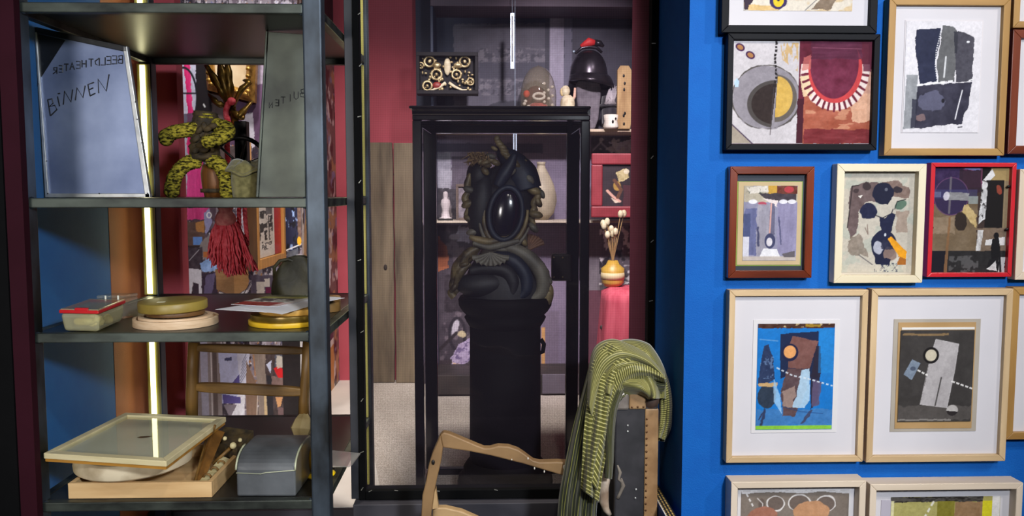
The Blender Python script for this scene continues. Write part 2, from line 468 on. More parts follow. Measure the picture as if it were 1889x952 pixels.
# lit tubes: on the faces of the back posts and behind the front posts, one run per bay
for (za, zb) in [(zs[0] + .012, 2.25), (zs[1] + .012, zs[0] - .014), (zs[2] + .012, zs[1] - .014), (zs[3] + .012, zs[2] - .014), (ZC + .1, zs[3] - .014)]:
    for x in (xL, xR):
        xx = x - .001 if x == xL else x - .0085
        ch = sh(xx - .0165, xx + .0165, yB0 - .012, yB0 - .0005, za, zb, 'led_channel', olive_mat, .001)
        sh(xx - .0066, xx + .0066, yB0 - .0148, yB0 - .0121, za + .004, zb - .004, 'led_tube', led_mat, 0, ch)
    MB().tube([(xL - T * .9 - .003 - so.x, yB0 + .012 - so.y, za + .004), (xL - T * .9 - .003 - so.x, yB0 + .012 - so.y, zb - .004)], .002, 8).build('led_strip', led_weak, shelf, True)
    for x, s in ((xL, 1), (xR, -1)):
        MB().tube([(x - so.x + s * .004, yF1 + .007 - so.y, za + .004), (x - so.x + s * .004, yF1 + .007 - so.y, zb - .004)], .0028, 8).build('led_strip', led_weak, shelf, True)
# ================================================================== collage wall behind the shelf
YM = 3.34
xm1 = P(560, 600, YM).x
def collage_front():
    A = Art(318, -30, 561, 800, (142, 132, 142), 1.15, 11)
    full = np.ones_like(A.X)
    A.blot((96, 84, 96), (16, 40), .5, 1); A.blot((184, 178, 190), (14, 40), .6, .8); A.blot((52, 44, 56), (12, 34), .62, .9)
    A.blot((38, 32, 42), (5, 9), .60, .75); A.blot((224, 218, 226), (4, 8), .64, .8); A.blot((176, 120, 70), (5, 7), .70, .8); A.blot((92, 104, 160), (5, 7), .72, .7)
    # top: pale window, iron oval, pink strands, dark column
    A.rect(318, 110, 378, 372, (178, 178, 196), .9, 2, 12, (10, 30))
    A.blot((120, 122, 146), (9, 30), .55, .8, A.pmask([(318, 235), (362, 235), (362, 372), (318, 372)]))
    A.poly([(348, 100), (360, 100), (362, 190), (384, 330), (388, 398), (346, 398), (350, 300), (352, 200)], (196, 44, 106), 1, 3, 26, (3, 40))
    A.poly([(348, 300), (378, 296), (384, 398), (344, 398)], (218, 74, 146), .9, 3, 22, (3, 40))
    A.ring(347, 172, 24, 52, 4, (26, 26, 34)); A.line([(325, 166), (372, 166)], 3, (26, 26, 34))
    A.rect(334, 202, 366, 226, (70, 66, 82), .8, 5); A.rect(370, 100, 401, 214, (24, 20, 24), 1, 2)
    A.rect(398, 120, 426, 330, (94, 80, 78), 1, 1, 14, (4, 40)); A.line([(383, 186), (385, 190)], 3, (190, 190, 190))
    A.rect(426, 110, 500, 260, (96, 72, 98), 1, 3, 14, (12, 20)); A.rect(456, 112, 500, 150, (170, 158, 172), .8, 5, 20)
    A.poly([(448, 205), (474, 200), (477, 262), (466, 270), (458, 222)], (196, 192, 204), 1, 2); A.line([(436, 232), (458, 224)], 4, (206, 160, 96))
    A.rect(420, 262, 470, 345, (84, 72, 72), 1, 3, 18); A.rect(463, 255, 470, 330, (186, 136, 88)); A.rect(402, 325, 440, 348, (206, 170, 178), .8, 3)
    # middle: shelves with boxes
    A.rect(318, 372, 400, 400, (88, 72, 84), 1, 3, 20); A.rect(345, 374, 386, 397, (204, 72, 132), 1, 4, 26, (3, 30))
    for k in range(4): A.rect(335, 378 + k * 8, 344, 382 + k * 8, (230, 230, 236) if k % 2 == 0 else (28, 28, 34))
    A.rect(318, 400, 378, 446, (100, 80, 74), 1, 1, 12, (20, 4)); A.poly([(361, 402), (377, 398), (377, 420), (362, 418)], (178, 128, 78))
    A.poly([(377, 384), (388, 376), (392, 400), (380, 425)], (150, 150, 190), 1, 2); A.ring(387, 388, 4, 5, 2, (240, 240, 240))
    A.rect(355, 428, 373, 443, (104, 146, 214)); A.rect(336, 425, 345, 442, (226, 220, 206))
    for k in range(3): A.rect(338, 428 + k * 5, 343, 430 + k * 5, (70, 70, 70))
    A.rect(318, 444, 392, 449, (58, 50, 52)); A.poly([(368, 440), (390, 420), (396, 470), (370, 468)], (146, 138, 138), .9, 4)
    A.rect(318, 448, 372, 492, (74, 66, 76), 1, 2, 20); A.line([(347, 472), (366, 452)], 1.5, (170, 170, 178)); A.rect(374, 456, 388, 466, (182, 112, 66))
    A.poly([(366, 478), (384, 467), (402, 470), (398, 490), (372, 494)], (150, 184, 238), 1, 4, 30)
    A.poly([(343, 486), (369, 489), (370, 550), (363, 550), (364, 516), (352, 512), (348, 552), (343, 545)], (216, 216, 228))
    A.poly([(353, 513), (364, 516), (364, 552), (350, 552)], (66, 56, 68)); A.rect(370, 494, 400, 552, (64, 54, 70), 1, 3, 16); A.poly([(378, 500), (396, 494), (384, 550), (372, 550)], (112, 104, 142), .8, 3)
    A.poly([(396, 488), (430, 494), (430, 540), (397, 526)], (156, 120, 84), 1, 0, 12, (30, 3)); A.poly([(430, 494), (458, 486), (458, 522), (430, 540)], (186, 142, 94), 1, 0, 10, (30, 3))
    A.poly([(402, 530), (430, 542), (454, 526), (458, 530), (431, 550), (402, 538)], (232, 230, 232)); A.poly([(392, 540), (431, 552), (392, 548)], (80, 76, 88))
    for k in range(6): A.line([(438 + k * 6, 552), (462 + k * 4, 512)], 1.6, [(60, 52, 60), (190, 186, 192)][k % 2])
    A.rect(462, 500, 528, 560, (92, 82, 98), 1, 4, 30, (8, 12)); A.rect(473, 512, 488, 548, (206, 196, 186), 1, 2); A.rect(488, 506, 498, 522, (216, 206, 196), 1, 1); A.rect(490, 522, 500, 548, (108, 34, 70))
    # right: blue photographs, pots, cloths
    A.rect(526, 360, 556, 455, (34, 38, 66), 1, 2); A.blot((150, 178, 226), (6, 16), .58, 1, A.pmask([(526, 360), (556, 360), (556, 452), (526, 452)]))
    A.blot((12, 14, 26), (6, 14), .6, 1, A.pmask([(526, 360), (556, 360), (556, 452), (526, 452)]))
    A.line([(527, 455), (557, 443)], 2.5, (236, 236, 242)); A.poly([(532, 456), (554, 450), (552, 480), (536, 480)], (96, 100, 112), 1, 1, 20); A.line([(540, 474), (561, 466)], 3, (226, 226, 230))
    A.poly([(530, 488), (546, 480), (540, 512), (530, 512)], (178, 42, 46)); A.poly([(546, 482), (556, 470), (556, 506), (540, 512)], (214, 200, 176)); A.rect(550, 462, 561, 520, (190, 190, 196), 1, 2)
    A.rect(554, 360, 561, 440, (120, 96, 86), 1, 2, 30); A.ell(556, 436, 4, 8, (238, 178, 44))
    # bottom: folders, cardboard, black door
    A.rect(318, 622, 402, 800, (140, 130, 132), 1); A.rect(362, 622, 376, 800, (166, 166, 188)); A.rect(385, 622, 393, 800, (98, 86, 86)); A.line([(383, 630), (382, 790)], 1.6, (226, 222, 226))
    A.poly([(396, 640), (434, 640), (438, 742), (402, 742)], (186, 192, 228)); A.rect(408, 654, 423, 660, (70, 74, 110), 1, 2)
    A.poly([(432, 642), (458, 642), (448, 706), (436, 706)], (206, 208, 230)); A.poly([(436, 712), (446, 706), (444, 772), (416, 772)], (226, 226, 236), 1, 1, 20)
    for k in range(7): A.line([(436 + k, 706 - k * 7), (450, 684 - k * 6)], 1, (70, 74, 110), .8)
    A.poly([(414, 712), (436, 686), (437, 712)], (84, 76, 142)); A.poly([(402, 724), (437, 730), (437, 742), (404, 742)], (84, 76, 142)); A.poly([(404, 744), (430, 744), (416, 770)], (126, 118, 130))
    A.poly([(450, 660), (471, 712), (468, 800), (446, 800)], (134, 108, 92), 1, 0, 10, (4, 40)); A.poly([(460, 640), (492, 640), (488, 800), (470, 800), (472, 712)], (142, 128, 120), 1, 0, 16, (5, 60))
    A.line([(471, 712), (466, 790)], 1.6, (216, 206, 196)); A.line([(464, 650), (466, 690)], 2, (176, 124, 82))
    A.rect(487, 640, 522, 800, (76, 64, 66), 1, 2, 26, (5, 12)); A.poly([(488, 668), (498, 660), (496, 686)], (204, 210, 236)); A.rect(488, 690, 500, 800, (42, 40, 48), 1, 2); A.poly([(482, 724), (487, 724), (488, 800), (482, 800)], (206, 182, 142))
    A.rect(504, 646, 520, 672, (84, 88, 104), 1, 3); A.poly([(502, 676), (512, 670), (522, 680), (521, 702), (512, 698)], (208, 32, 38)); A.rect(506, 652, 520, 674, (206, 198, 186), .9, 4)
    A.poly([(496, 690), (520, 694), (520, 720), (498, 716)], (124, 100, 96), 1, 3, 20); A.poly([(504, 730), (518, 730), (514, 748), (508, 750)], (212, 158, 110)); A.rect(508, 750, 520, 800, (120, 96, 98), 1, 2)
    A.rect(519, 622, 553, 800, (34, 28, 31), 1, 0, 8); A.rect(553, 622, 557, 800, (208, 204, 204))
    return A
def collage_side():
    A = Art(555, -30, 640, 800, (104, 88, 84), 1.3, 12)
    A.blot((214, 204, 200), (7, 40), .55, .95); A.blot((30, 22, 24), (7, 40), .56, .95); A.blot((176, 136, 92), (9, 40), .63, .9); A.blot((120, 130, 170), (7, 26), .68, .8)
    A.rect(596, 180, 612, 200, (46, 34, 34), 1, 2); A.poly([(598, 255), (604, 250), (604, 340), (598, 340)], (60, 40, 40))
    A.poly([(598, 380), (606, 376), (606, 440), (598, 440)], (206, 178, 110), 1, 2); A.rect(606, 380, 616, 440, (58, 30, 34), 1, 2, 30); A.poly([(600, 430), (618, 420), (616, 480), (600, 478)], (190, 192, 200), 1, 3, 20)
    A.poly([(596, 482), (626, 490), (622, 548), (612, 548), (612, 506), (596, 500)], (214, 210, 216)); A.rect(598, 506, 611, 550, (80, 44, 34), 1, 3, 40)
    A.poly([(600, 630), (628, 622), (627, 676), (600, 690)], (62, 46, 72), 1, 1, 20); A.line([(604, 632), (612, 628), (618, 650), (610, 664)], 3, (228, 228, 236)); A.poly([(600, 676), (627, 668), (627, 684), (600, 694)], (214, 202, 196))
    A.poly([(600, 692), (628, 682), (628, 790), (600, 790)], (196, 138, 76), 1, 0, 10, (3, 30))
    return A
print_mat = paintmat('collage_print', .42, .4)
A = collage_front()
pa, pb = P(318, 400, YM), P(561, 400, YM)
zt_, zb_ = P(440, -30, YM).z, P(440, 800, YM).z
cw = thing('collage_wall', 'tall printed collage of studio photographs on a free-standing panel behind the steel shelf', 'mural', ((pa.x + xm1) / 2, YM, ZC))
co_ = cw.location
box(pa.x - .3 - co_.x, xm1 - co_.x, .002, YBK - YM - .01, 0, 2.3).build('panel_core', charcoal_mat, cw)
A.mesh('print', print_mat, cw, lambda u, v: (pa.x + (xm1 - pa.x) * u - co_.x, 0 * u, zt_ + (zb_ - zt_) * v - ZC))
A2 = collage_side()
y0_, y1_ = YM, YBK - .01
def side_fn(u, v):
    px = 560 + (632 - 560) * u
    yy = xm1 * 1504 / (px - 900.0)                       # depth of that strip along the panel's end face
    yy = y0_ + (yy - yy[:, :1]) / (yy[:, -1:] - yy[:, :1]) * (y1_ - y0_)
    return (0 * u + xm1 + .001 - co_.x, yy - YM, zt_ + (zb_ - zt_) * v - ZC)
A2.mesh('print', print_mat, cw, side_fn)

# ================================================================== things on the shelf
def polyY(pts, Y, t, mb=None):                            # outline on a vertical plane, extruded to the back
    mb = mb or MB(); f = [P(x, y, Y) for x, y in pts]
    return mb.rings([f, [p + Vector((0, t, 0)) for p in f]])
def sub(mb, o): mb.v = [tuple(Vector(v) - o.location) for v in mb.v]; return mb
def strokes(mb, lines, Y, r):
    for ln in lines: mb.tube([P(x, y, Y) for x, y in ln], r, 6, flat=1)
    return mb
z1t, z2t, z3t, z4t = [z + hr for z in zs]
zinc = M('scuffed_zinc', '#5a678a', '#9aa6c6', .42, .55, 5, bump=.02, contrast=(.3, .7))
zinc_rim = M('zinc_rim', '#a4a6a8', '#c6c7c6', .4, .7, 30)
ink = M('black_marker', '#17171c', rough=.5)
inkgrey = M('faded_marker', '#1d1f25', rough=.5)
blackpaint = M('chipped_black_paint', '#101218', '#3c4048', .45, .2, 34, contrast=(.6, .78))
# ---- tapered zinc panel with BINNEN / BEELDTHEATER
Y = 1.90
bt = z2t
o = thing('sheet_metal_panel', 'tapered zinc panel lettered BINNEN standing at the shelf front, black painted corner', 'panel', (P(180, 400, Y).x, Y, bt))
yb_ = CY  # bottom edge follows the plate
def bot(px, Yq): p = P(px, 366, Yq); return Vector((p.x, Yq, bt + .0005))
tl, tr = P(66, 50, Y), P(236, 86, Y); br, bl = bot(279, Y), bot(86, Y)
mb = MB().rings([[bl, br, tr, tl], [p + Vector((0, .006, 0)) for p in (bl, br, tr, tl)]]); sub(mb, o).build('sheet', zinc, o, bevel=.001)
def rim(a, b, w0, w1, name='rim', mat=zinc_rim):          # bar along an edge, w0/w1 = inward offsets (vectors)
    mb = MB(); d = Vector((0, -.006, 0))
    q = [a, b, b + w1, a + w0]
    mb.rings([[p + d for p in q], [p + Vector((0, .007, 0)) for p in q]]); return sub(mb, o).build(name, mat, o, bevel=.0012)
W = .0115
rim(br, tr, Vector((-W, 0, 0)), Vector((-W * .8, 0, 0)))
rim(bl, tl, Vector((W * .7, 0, 0)), Vector((.004, 0, 0)))
rim(bl, br, Vector((0, 0, W * .8)), Vector((0, 0, W * .8)))
rim(tl, tr, Vector((0, 0, -.013)), Vector((0, 0, -.013)), mat=blackpaint)
ptc = polyY([(68, 62), (120, 74), (76, 142)], Y - .0012, .001); sub(ptc, o).build('painted_corner', blackpaint, o)
B = [[[88, 184], [93, 214]], [[88, 184], [96, 182], [98, 190], [91, 197], [101, 194], [105, 202], [94, 213]],
     [[106, 178], [110, 196]], [[107, 173], [111, 172]],
     [[117, 193], [119, 168], [131, 188], [134, 165]], [[139, 185], [142, 162], [153, 180], [157, 158]],
     [[166, 177], [162, 156], [173, 152]], [[164, 166], [172, 162]], [[166, 177], [176, 172]],
     [[182, 172], [181, 146], [196, 168], [201, 137]]]
sub(strokes(MB(), B, Y - .001, .0014), o).build('lettering', ink, o)
def mir(ch, x, y, s):                                     # mirrored capitals, drawn right to left
    G = {'B': [[(0, 0), (0, 1)], [(0, 0), (.6, .1), (.5, .45), (0, .5), (.7, .6), (.6, .95), (0, 1)]], 'E': [[(.7, 0), (0, 0), (0, 1), (.7, 1)], [(0, .5), (.6, .5)]],
         'L': [[(0, 0), (0, 1), (.7, 1)]], 'D': [[(0, 0), (0, 1), (.6, .8), (.7, .4), (0, 0)]], 'T': [[(0, 0), (.8, 0)], [(.4, 0), (.4, 1)]],
         'H': [[(0, 0), (0, 1)], [(.7, 0), (.7, 1)], [(0, .5), (.7, .5)]], 'A': [[(0, 1), (.4, 0), (.8, 1)], [(.2, .6), (.6, .6)]], 'R': [[(0, 1), (0, 0), (.6, .1), (.6, .4), (0, .5), (.7, 1)]],
         'U': [[(0, 0), (0, .8), (.35, 1), (.7, .8), (.7, 0)]], 'I': [[(.3, 0), (.3, 1)]], 'N': [[(0, 1), (0, 0), (.7, 1), (.7, 0)]]}
    return [[(x - a * s * .8, y + b * s) for a, b in st] for st in G[ch]]
L2 = []
for i, ch in enumerate('BEELDTHEATER'):
    t = i / 11.0; L2 += mir(ch, 226 - t * 118 - (3 if i > 5 else 0), 102 + t * 22 - (4 * t * (1 - t)) * 3, 15 - 3 * t)
sub(strokes(MB(), L2, Y - .001, .0013), o).build('lettering', inkgrey, o)
rv = None
for (x, y) in [(70, 155), (86, 297), (250, 188), (253, 220), (262, 263), (88, 357), (183, 357), (272, 357)]:
    p = P(x, y, Y - .0075) - o.location
    if rv is None: q = MB().ell((0, 0, 0), (.0016, .0012, .0016), 8, 5).build('rivet', ink, o, True); rv = q.data
    else: q = link('rivet', rv, o)
    q.location = p
# ---- second, narrower panel
Y = 1.97
o = thing('sheet_metal_panel', 'narrow dull zinc panel standing half behind the right steel post, faint mirrored lettering', 'panel', (P(525, 400, Y).x, Y, bt))
zinc2 = M('dull_zinc', '#2c302c', '#545a50', .45, .5, 6, bump=.03)
tl, tr, br, bl = P(491, 58, Y), P(560, 63, Y), bot(563, Y), bot(473, Y)
mb = MB().rings([[bl, br, tr, tl], [p + Vector((0, .006, 0)) for p in (bl, br, tr, tl)]]); sub(mb, o).build('sheet', zinc2, o, bevel=.001)
tr2, br2 = tr + Vector((.035, .05, .002)), br + Vector((.035, .05, 0))
mb = MB().rings([[br, br2, tr2, tr], [p + Vector((.002, .006, 0)) for p in (br, br2, tr2, tr)]]); sub(mb, o).build('folded_edge', zinc2, o)
rim(bl, tl, Vector((.006, 0, 0)), Vector((.005, 0, 0)), mat=zinc2)
L3 = []
for i, ch in enumerate('BUITEN'): L3 += mir(ch, 562 - i * 12, 164 + i * 5, 15 - i)
sub(strokes(MB(), L3, Y - .001, .0011), o).build('lettering', inkgrey, o)
# ---- moss-wrapped seated figure
moss = M('wound_raffia', '#221d06', '#a89a34', .85, 0, 95, (1, 1, 2.2), 1.0, 6, (.40, .60), spec=.15)
bark = M('dark_bark', '#1c150b', '#4a3a1c', .8, 0, 45, bump=.8)
Y = 2.10
o = thing('wrapped_figure', 'headless seated figure of wound yellow-green raffia with a dark bark body', 'figure', (P(385, 366, Y).x, Y, z2t))
def limb(pts, r0, r1, Y0, Y1, name, mat=moss, n=46):
    k = len(pts); pp = []; rr = []
    for i in range(n):
        t = i / (n - 1) * (k - 1); a = min(int(t), k - 2); f = t - a
        p_1, p_2 = pts[max(a - 1, 0)], pts[min(a + 2, k - 1)]; q0, q1 = pts[a], pts[a + 1]
        x, y = [.5 * (2 * q0[j] + (q1[j] - p_1[j]) * f + (2 * p_1[j] - 5 * q0[j] + 4 * q1[j] - p_2[j]) * f * f + (3 * q0[j] - p_1[j] - 3 * q1[j] + p_2[j]) * f ** 3) for j in (0, 1)]
        s = i / (n - 1)
        pp.append(P(x, y, Y0 + (Y1 - Y0) * s)); end = min(1, .45 + 3 * min(s, 1 - s) * 4)
        rr.append((r0 + (r1 - r0) * s) * end * (1 + .09 * (i % 2) + R.uniform(-.05, .05)))
    return sub(MB().tube(pp, rr, 12), o).build(name, mat, o, True)
pxm = Y / 1504
limb([(372, 236), (345, 240), (322, 244), (306, 252), (308, 258)], 13 * pxm, 11.5 * pxm, Y, Y - .06, 'arm')
limb([(396, 230), (418, 236), (420, 246), (400, 256), (376, 264)], 12 * pxm, 11 * pxm, Y, Y - .10, 'arm')
limb([(370, 296), (345, 302), (325, 322), (318, 345), (317, 357)], 13 * pxm, 12.5 * pxm, Y, Y - .05, 'leg')
limb([(386, 296), (405, 304), (416, 325), (420, 348), (420, 357)], 13 * pxm, 13 * pxm, Y, Y - .05, 'leg')
limb([(380, 205), (378, 232), (377, 262), (379, 298)], 20 * pxm, 27 * pxm, Y + .01, Y + .01, 'torso', bark, 24)
limb([(380, 206), (380, 220)], 13 * pxm, 15 * pxm, Y, Y, 'collar', moss, 8)
for k in range(16):
    a = R.uniform(-1, 1); b_ = R.uniform(0, 1)
    p = P(379 + a * 22, 222 + b_ * 60, Y - .03)
    sub(MB().ell(p, (.008, .006, .012), 8, 5, Matrix.Rotation(R.uniform(0, 3), 3, 'Y')), o).build('bark_scale', bark, o, True)
o2 = thing('wooden_tub', 'small round brown wooden tub that the raffia figure sits on', 'tub', (P(398, 366, Y + .02).x, Y + .03, z2t))
brown_w = wood('old_brown_wood', '#4a2c12', '#8a5524', 'z', 8, .5)
MB().lathe([(0, 0), (.030, 0), (.036, .03), (.038, .06), (.034, .082), (.030, .084), (.030, .078), (0, .078)], 20).build('tub_body', brown_w, o2, True)
MB().lathe([(.0365, .012), (.0395, .012), (.0405, .022), (.0375, .022)], 20).build('hoop', bark, o2, True)
# ---- felt pouch
felt = M('olive_felt', '#5c5630', '#7c7448', .95, 0, 70, bump=.5, sheen=.3)
o = thing('felt_pouch', 'squat olive felt pouch with a folded flap beside the raffia figure', 'pouch', (P(455, 366, 2.06).x, 2.06, z2t))
def pouch(u, v):
    a = 2 * pi * u; r = .5 * (.9 + .1 * sin(pi * v)) * (1 if v < .97 else .4)
    return (.070 * r * cos(a) * 1.05 * (abs(cos(a)) ** -.25 if abs(cos(a)) > .2 else 1), .055 * r * sin(a), .088 * v + .004 * sin(3 * a) * v)
MB().grid(pouch, 28, 10, True).build('pouch_body', felt, o, True, sub=1)
MB().grid(lambda u, v: (.086 * (u - .5), -.028 - .006 * sin(pi * u) + .055 * (1 - v) * (1 if v > .5 else 1), .092 - .036 * v * (1 - .25 * (2 * u - 1) ** 2) + .004 * sin(9 * u)), 16, 8).build('flap', felt, o, True, solid=.004)
# ---- iron wheel
iron = M('black_iron', '#141312', '#2a2624', .45, .6, 20, bump=.1)
Y = 2.24
o = thing('spoked_wheel', 'black spoked iron wheel on a block, leaning behind the felt pouch', 'wheel', (P(443, 366, Y).x, Y, z2t))
c = P(443, 304, Y); rad = 49 * Y / 1504
ringp = [c + Vector((cos(a) * rad, 0, sin(a) * rad)) for a in [2 * pi * k / 40 for k in range(40)]]
sub(MB().tube(ringp, .006, 8, True), o).build('tyre', iron, o, True)
sub(MB().tube([c + Vector((0, -.016, 0)), c + Vector((0, .016, 0))], .012, 14), o).build('hub', iron, o, True)
for k in range(6):
    a = 2 * pi * k / 6 + .3
    sub(MB().tube([c + Vector((cos(a) * .01, 0, sin(a) * .01)), c + Vector((cos(a) * rad, 0, sin(a) * rad))], .0035, 6), o).build('spoke', iron, o, True)
q0, q1 = P(427, 222, Y), P(452, 300, Y)
sub(MB().box(q0.x, q1.x, Y + .02, Y + .05, z2t, q0.z), o).build('bracket_block', iron, o, bevel=.002)
# ---- gilt frame on the collage wall, gilt leaf ornament, red cord and tassel
gold = M('gilt', '#7a5a24', '#c99a4a', .38, .7, 40, bump=.4, contrast=(.3, .6))
gold_d = M('dark_gilt', '#4e3a14', '#8f7030', .4, .7, 50, bump=.4)
Y = 3.30
o = thing('gilt_picture', 'carved gilt picture frame hung high on the collage, cut off by the shelf plate', 'frame', P(424, 110, Y))
cr = [Vector(P(x, y, Y)) for x, y in [(372, 30), (474, 46), (470, 190), (382, 166)]]
ci = [Vector(P(x, y, Y)) for x, y in [(388, 44), (456, 58), (454, 166), (396, 148)]]
for i in range(4):
    a, b, c2, d = cr[i], cr[(i + 1) % 4], ci[(i + 1) % 4], ci[i]
    mid = [(a + d) / 2 + Vector((0, -.03, 0)), (b + c2) / 2 + Vector((0, -.03, 0))]
    mb = MB().rings([[a, a + Vector((0, .03, 0)), d + Vector((0, .03, 0)), d + Vector((0, -.004, 0)), mid[0]], [b, b + Vector((0, .03, 0)), c2 + Vector((0, .03, 0)), c2 + Vector((0, -.004, 0)), mid[1]]])
    sub(mb, o).build('frame_rail', gold, o, bevel=.002)
    n = 9
    for k in range(n):
        t = (k + .5) / n; p = (a * (1 - t) + b * t) * .42 + (d * (1 - t) + c2 * t) * .58 + Vector((0, -.028, 0))
        ax = (b - a).normalized()
        sub(MB().ell(p, (.011, .007, .008), 8, 5), o).build('carved_leaf', gold, o, True)
sub(MB().add([p + Vector((0, .015, 0)) for p in ci], [(0, 1, 2, 3)]), o).build('canvas', M('old_canvas', '#b49468', '#d2bc98', .7, 0, 12), o)
Y = 2.46
o = thing('gilt_leaf_ornament', 'gilt acanthus leaf ornament hanging above the red cord', 'ornament', P(424, 190, Y))
def leaf(pts, w, name='leaf', mat=gold_d):
    mb = MB(); n = 14; k = len(pts); L_, R_, Mi = [], [], []
    for i in range(n + 1):
        t = i / n * (k - 1); a = min(int(t), k - 2); f = t - a
        x, y = pts[a][0] + (pts[a + 1][0] - pts[a][0]) * f, pts[a][1] + (pts[a + 1][1] - pts[a][1]) * f
        dx, dy = pts[a + 1][0] - pts[a][0], pts[a + 1][1] - pts[a][1]; l = sqrt(dx * dx + dy * dy)
        s = i / n; ww = w * (sin(pi * min(1, s * .9 + .1)) ** .7) * (1 + .18 * sin(s * 22)); dep = -.03 * sin(pi * s)
        L_.append(P(x - dy / l * ww, y + dx / l * ww, Y + dep)); R_.append(P(x + dy / l * ww, y - dx / l * ww, Y + dep)); Mi.append(P(x, y, Y + dep - .008))
    mb.rings([[a, m, b] for a, m, b in zip(L_, Mi, R_)], cap=False, wrap=False)
    return sub(mb, o).build(name, mat, o, True, solid=.003)
for pts, w in [([(424, 198), (405, 160), (374, 110)], 7), ([(425, 196), (412, 150), (402, 96)], 8), ([(427, 196), (423, 150), (416, 92)], 7), ([(428, 200), (445, 165), (462, 150), (448, 148)], 5),
               ([(424, 200), (440, 216), (466, 186)], 6), ([(426, 204), (436, 232), (420, 246)], 6), ([(424, 200), (400, 190), (384, 172)], 5), ([(428, 206), (446, 220), (452, 206)], 4)]:
    leaf(pts, w)
sub(MB().ell(P(427, 200, Y), (.014, .012, .018), 10, 6), o).build('boss', gold_d, o, True)
sub(MB().tube([P(426, 196, Y + .005), Vector((P(426, 196, Y).x, Y + .005, 2.95))], .0012, 6), o).build('hanging_wire', iron, o)
redc = M('red_cord', '#c0343f', '#e0606a', .9, 0, 90, bump=.4, spec=.2)
pinkc = M('faded_red_cord', '#c46464', '#e09088', .9, 0, 60, bump=.4, spec=.2)
Y = 2.43
o = thing('tassel_cord', 'twisted red cord with a thick frayed tassel hanging from the gilt ornament', 'tassel', P(424, 188, Y))
def catmull(pts, n):
    out = []; k = len(pts)
    for i in range(n):
        t = i / (n - 1) * (k - 1); a = min(int(t), k - 2); f = t - a
        p0, p1, p2, p3 = [Vector(pts[min(max(a + d, 0), k - 1)]) for d in (-1, 0, 1, 2)]
        out.append(.5 * (2 * p1 + (p2 - p0) * f + (2 * p0 - 5 * p1 + 4 * p2 - p3) * f * f + (3 * p1 - p0 - 3 * p2 + p3) * f ** 3))
    return out
def rope(px, r, name='cord', mat=redc, dY=0):
    path = catmull([P(x, y, Y + dY) for x, y in px], len(px) * 14); mb = MB()
    for s in range(3):
        pts = []
        for i, p in enumerate(path):
            a = i * .55 + s * 2 * pi / 3; t = (path[min(i + 1, len(path) - 1)] - path[max(i - 1, 0)]).normalized()
            e = t.cross(Vector((0, 1, 0))).normalized(); pts.append(p + (e * cos(a) + Vector((0, 1, 0)) * sin(a)) * r * .55)
        mb.tube(pts, r * .62, 7)
    return sub(mb, o).build(name, mat, o, True)
rope([(428, 184), (421, 192), (417, 206), (419, 220), (424, 232), (433, 246), (440, 258), (445, 275), (443, 292), (434, 306), (427, 312)], .0075)
rope([(419, 212), (419, 232), (419, 250), (419, 275), (421, 298), (426, 316), (430, 336), (428, 360), (420, 380)], .0072, dY=.015)
rope([(430, 312), (438, 330), (441, 360), (441, 395), (441, 424)], .006, dY=.02)
rope([(432, 310), (446, 335), (451, 365), (452, 400), (455, 432), (456, 452)], .006, dY=.02)
sub(MB().ell(P(427, 187, Y - .004), (.013, .012, .012), 10, 6), o).build('knot', redc, o, True)
tc_ = P(416, 388, Y - .005)
sub(MB().lathe([(0, .030), (.012, .03), (.02, .024), (.022, .006), (.018, -.002), (.026, -.012), (.031, -.026), (.028, -.042), (.012, -.05), (0, -.05)], 18, tc_), o).build('tassel_head', pinkc, o, True)
mb = MB()
for k in range(330):
    a = R.uniform(0, 2 * pi); q = R.uniform(.25, 1) ** .6; ln = R.uniform(.125, .165) * (1 - .25 * (q * max(0, -cos(a)))); lean = R.uniform(-.004, .012)
    top = tc_ + Vector((.024 * q * cos(a), .024 * q * sin(a), -.030)); w1 = R.uniform(.045, .062) * q; pts = []
    if k > 318: a = R.uniform(-.3, .3); w1 = .078; ln = .15
    for i in range(8):
        t = i / 7; w = .024 * q + (w1 - .024 * q) * (t ** .7); wv = .0035 * sin(t * R.uniform(6, 12) + k)
        pts.append(tc_ + Vector((w * cos(a) + wv + lean * t, (w * .75) * sin(a), -.030 - ln * t)))
    mb.tube(pts, [.0026, .0032, .0032, .003, .003, .0028, .0026, .0016], 5)
sub(mb, o).build('tassel_skirt', redc, o, True, kind='stuff')
# ---- deep box frame fixed to the collage wall
Y = 2.93; xb = P(475, 430, Y).x
bw = wood('box_frame_wood', '#a8733a', '#c8914e', 'z', 9, .5); bwd = wood('dark_box_wood', '#3c2410', '#5a3718', 'z', 9, .6)
o = thing('boxed_drawing', 'deep wooden box frame turned sideways, showing a grey drawing with a red side strip', 'frame', (xb - .02, (Y + YM) / 2, P(475, 497, Y).z))
zb0, zt0 = P(475, 499, Y).z, P(475, 330, Y).z; dpt = .040; L0, L1 = Y, YM - .002
def bxx(y0, y1, z0, z1, x0, x1, name, mat, bev=.0015): return sub(MB().box(x0, x1, y0, y1, z0, z1), o).build(name, mat, o, bevel=bev)
bxx(L0, L0 + .028, zb0, zt0, xb - dpt, xb, 'side_rail', bw); bxx(L1 - .028, L1, zb0, zt0, xb - dpt, xb, 'side_rail', bw)
bxx(L0 + .028, L1 - .028, zb0, zb0 + .036, xb - dpt, xb, 'bottom_rail', bw); bxx(L0 + .028, L1 - .028, zt0 - .03, zt0, xb - dpt, xb, 'top_rail', bw)
bxx(L0 - .002, L0 - .0002, zb0, zt0, xb - dpt, xb - .001, 'end_board', bwd, 0)
bxx(L0 + .028, L1 - .028, zb0 + .036, zt0 - .03, xb - dpt + .004, xb - dpt + .008, 'back_board', bwd, 0)
A = Art(480, 340, 524, 490, (222, 212, 202), .7, 5)
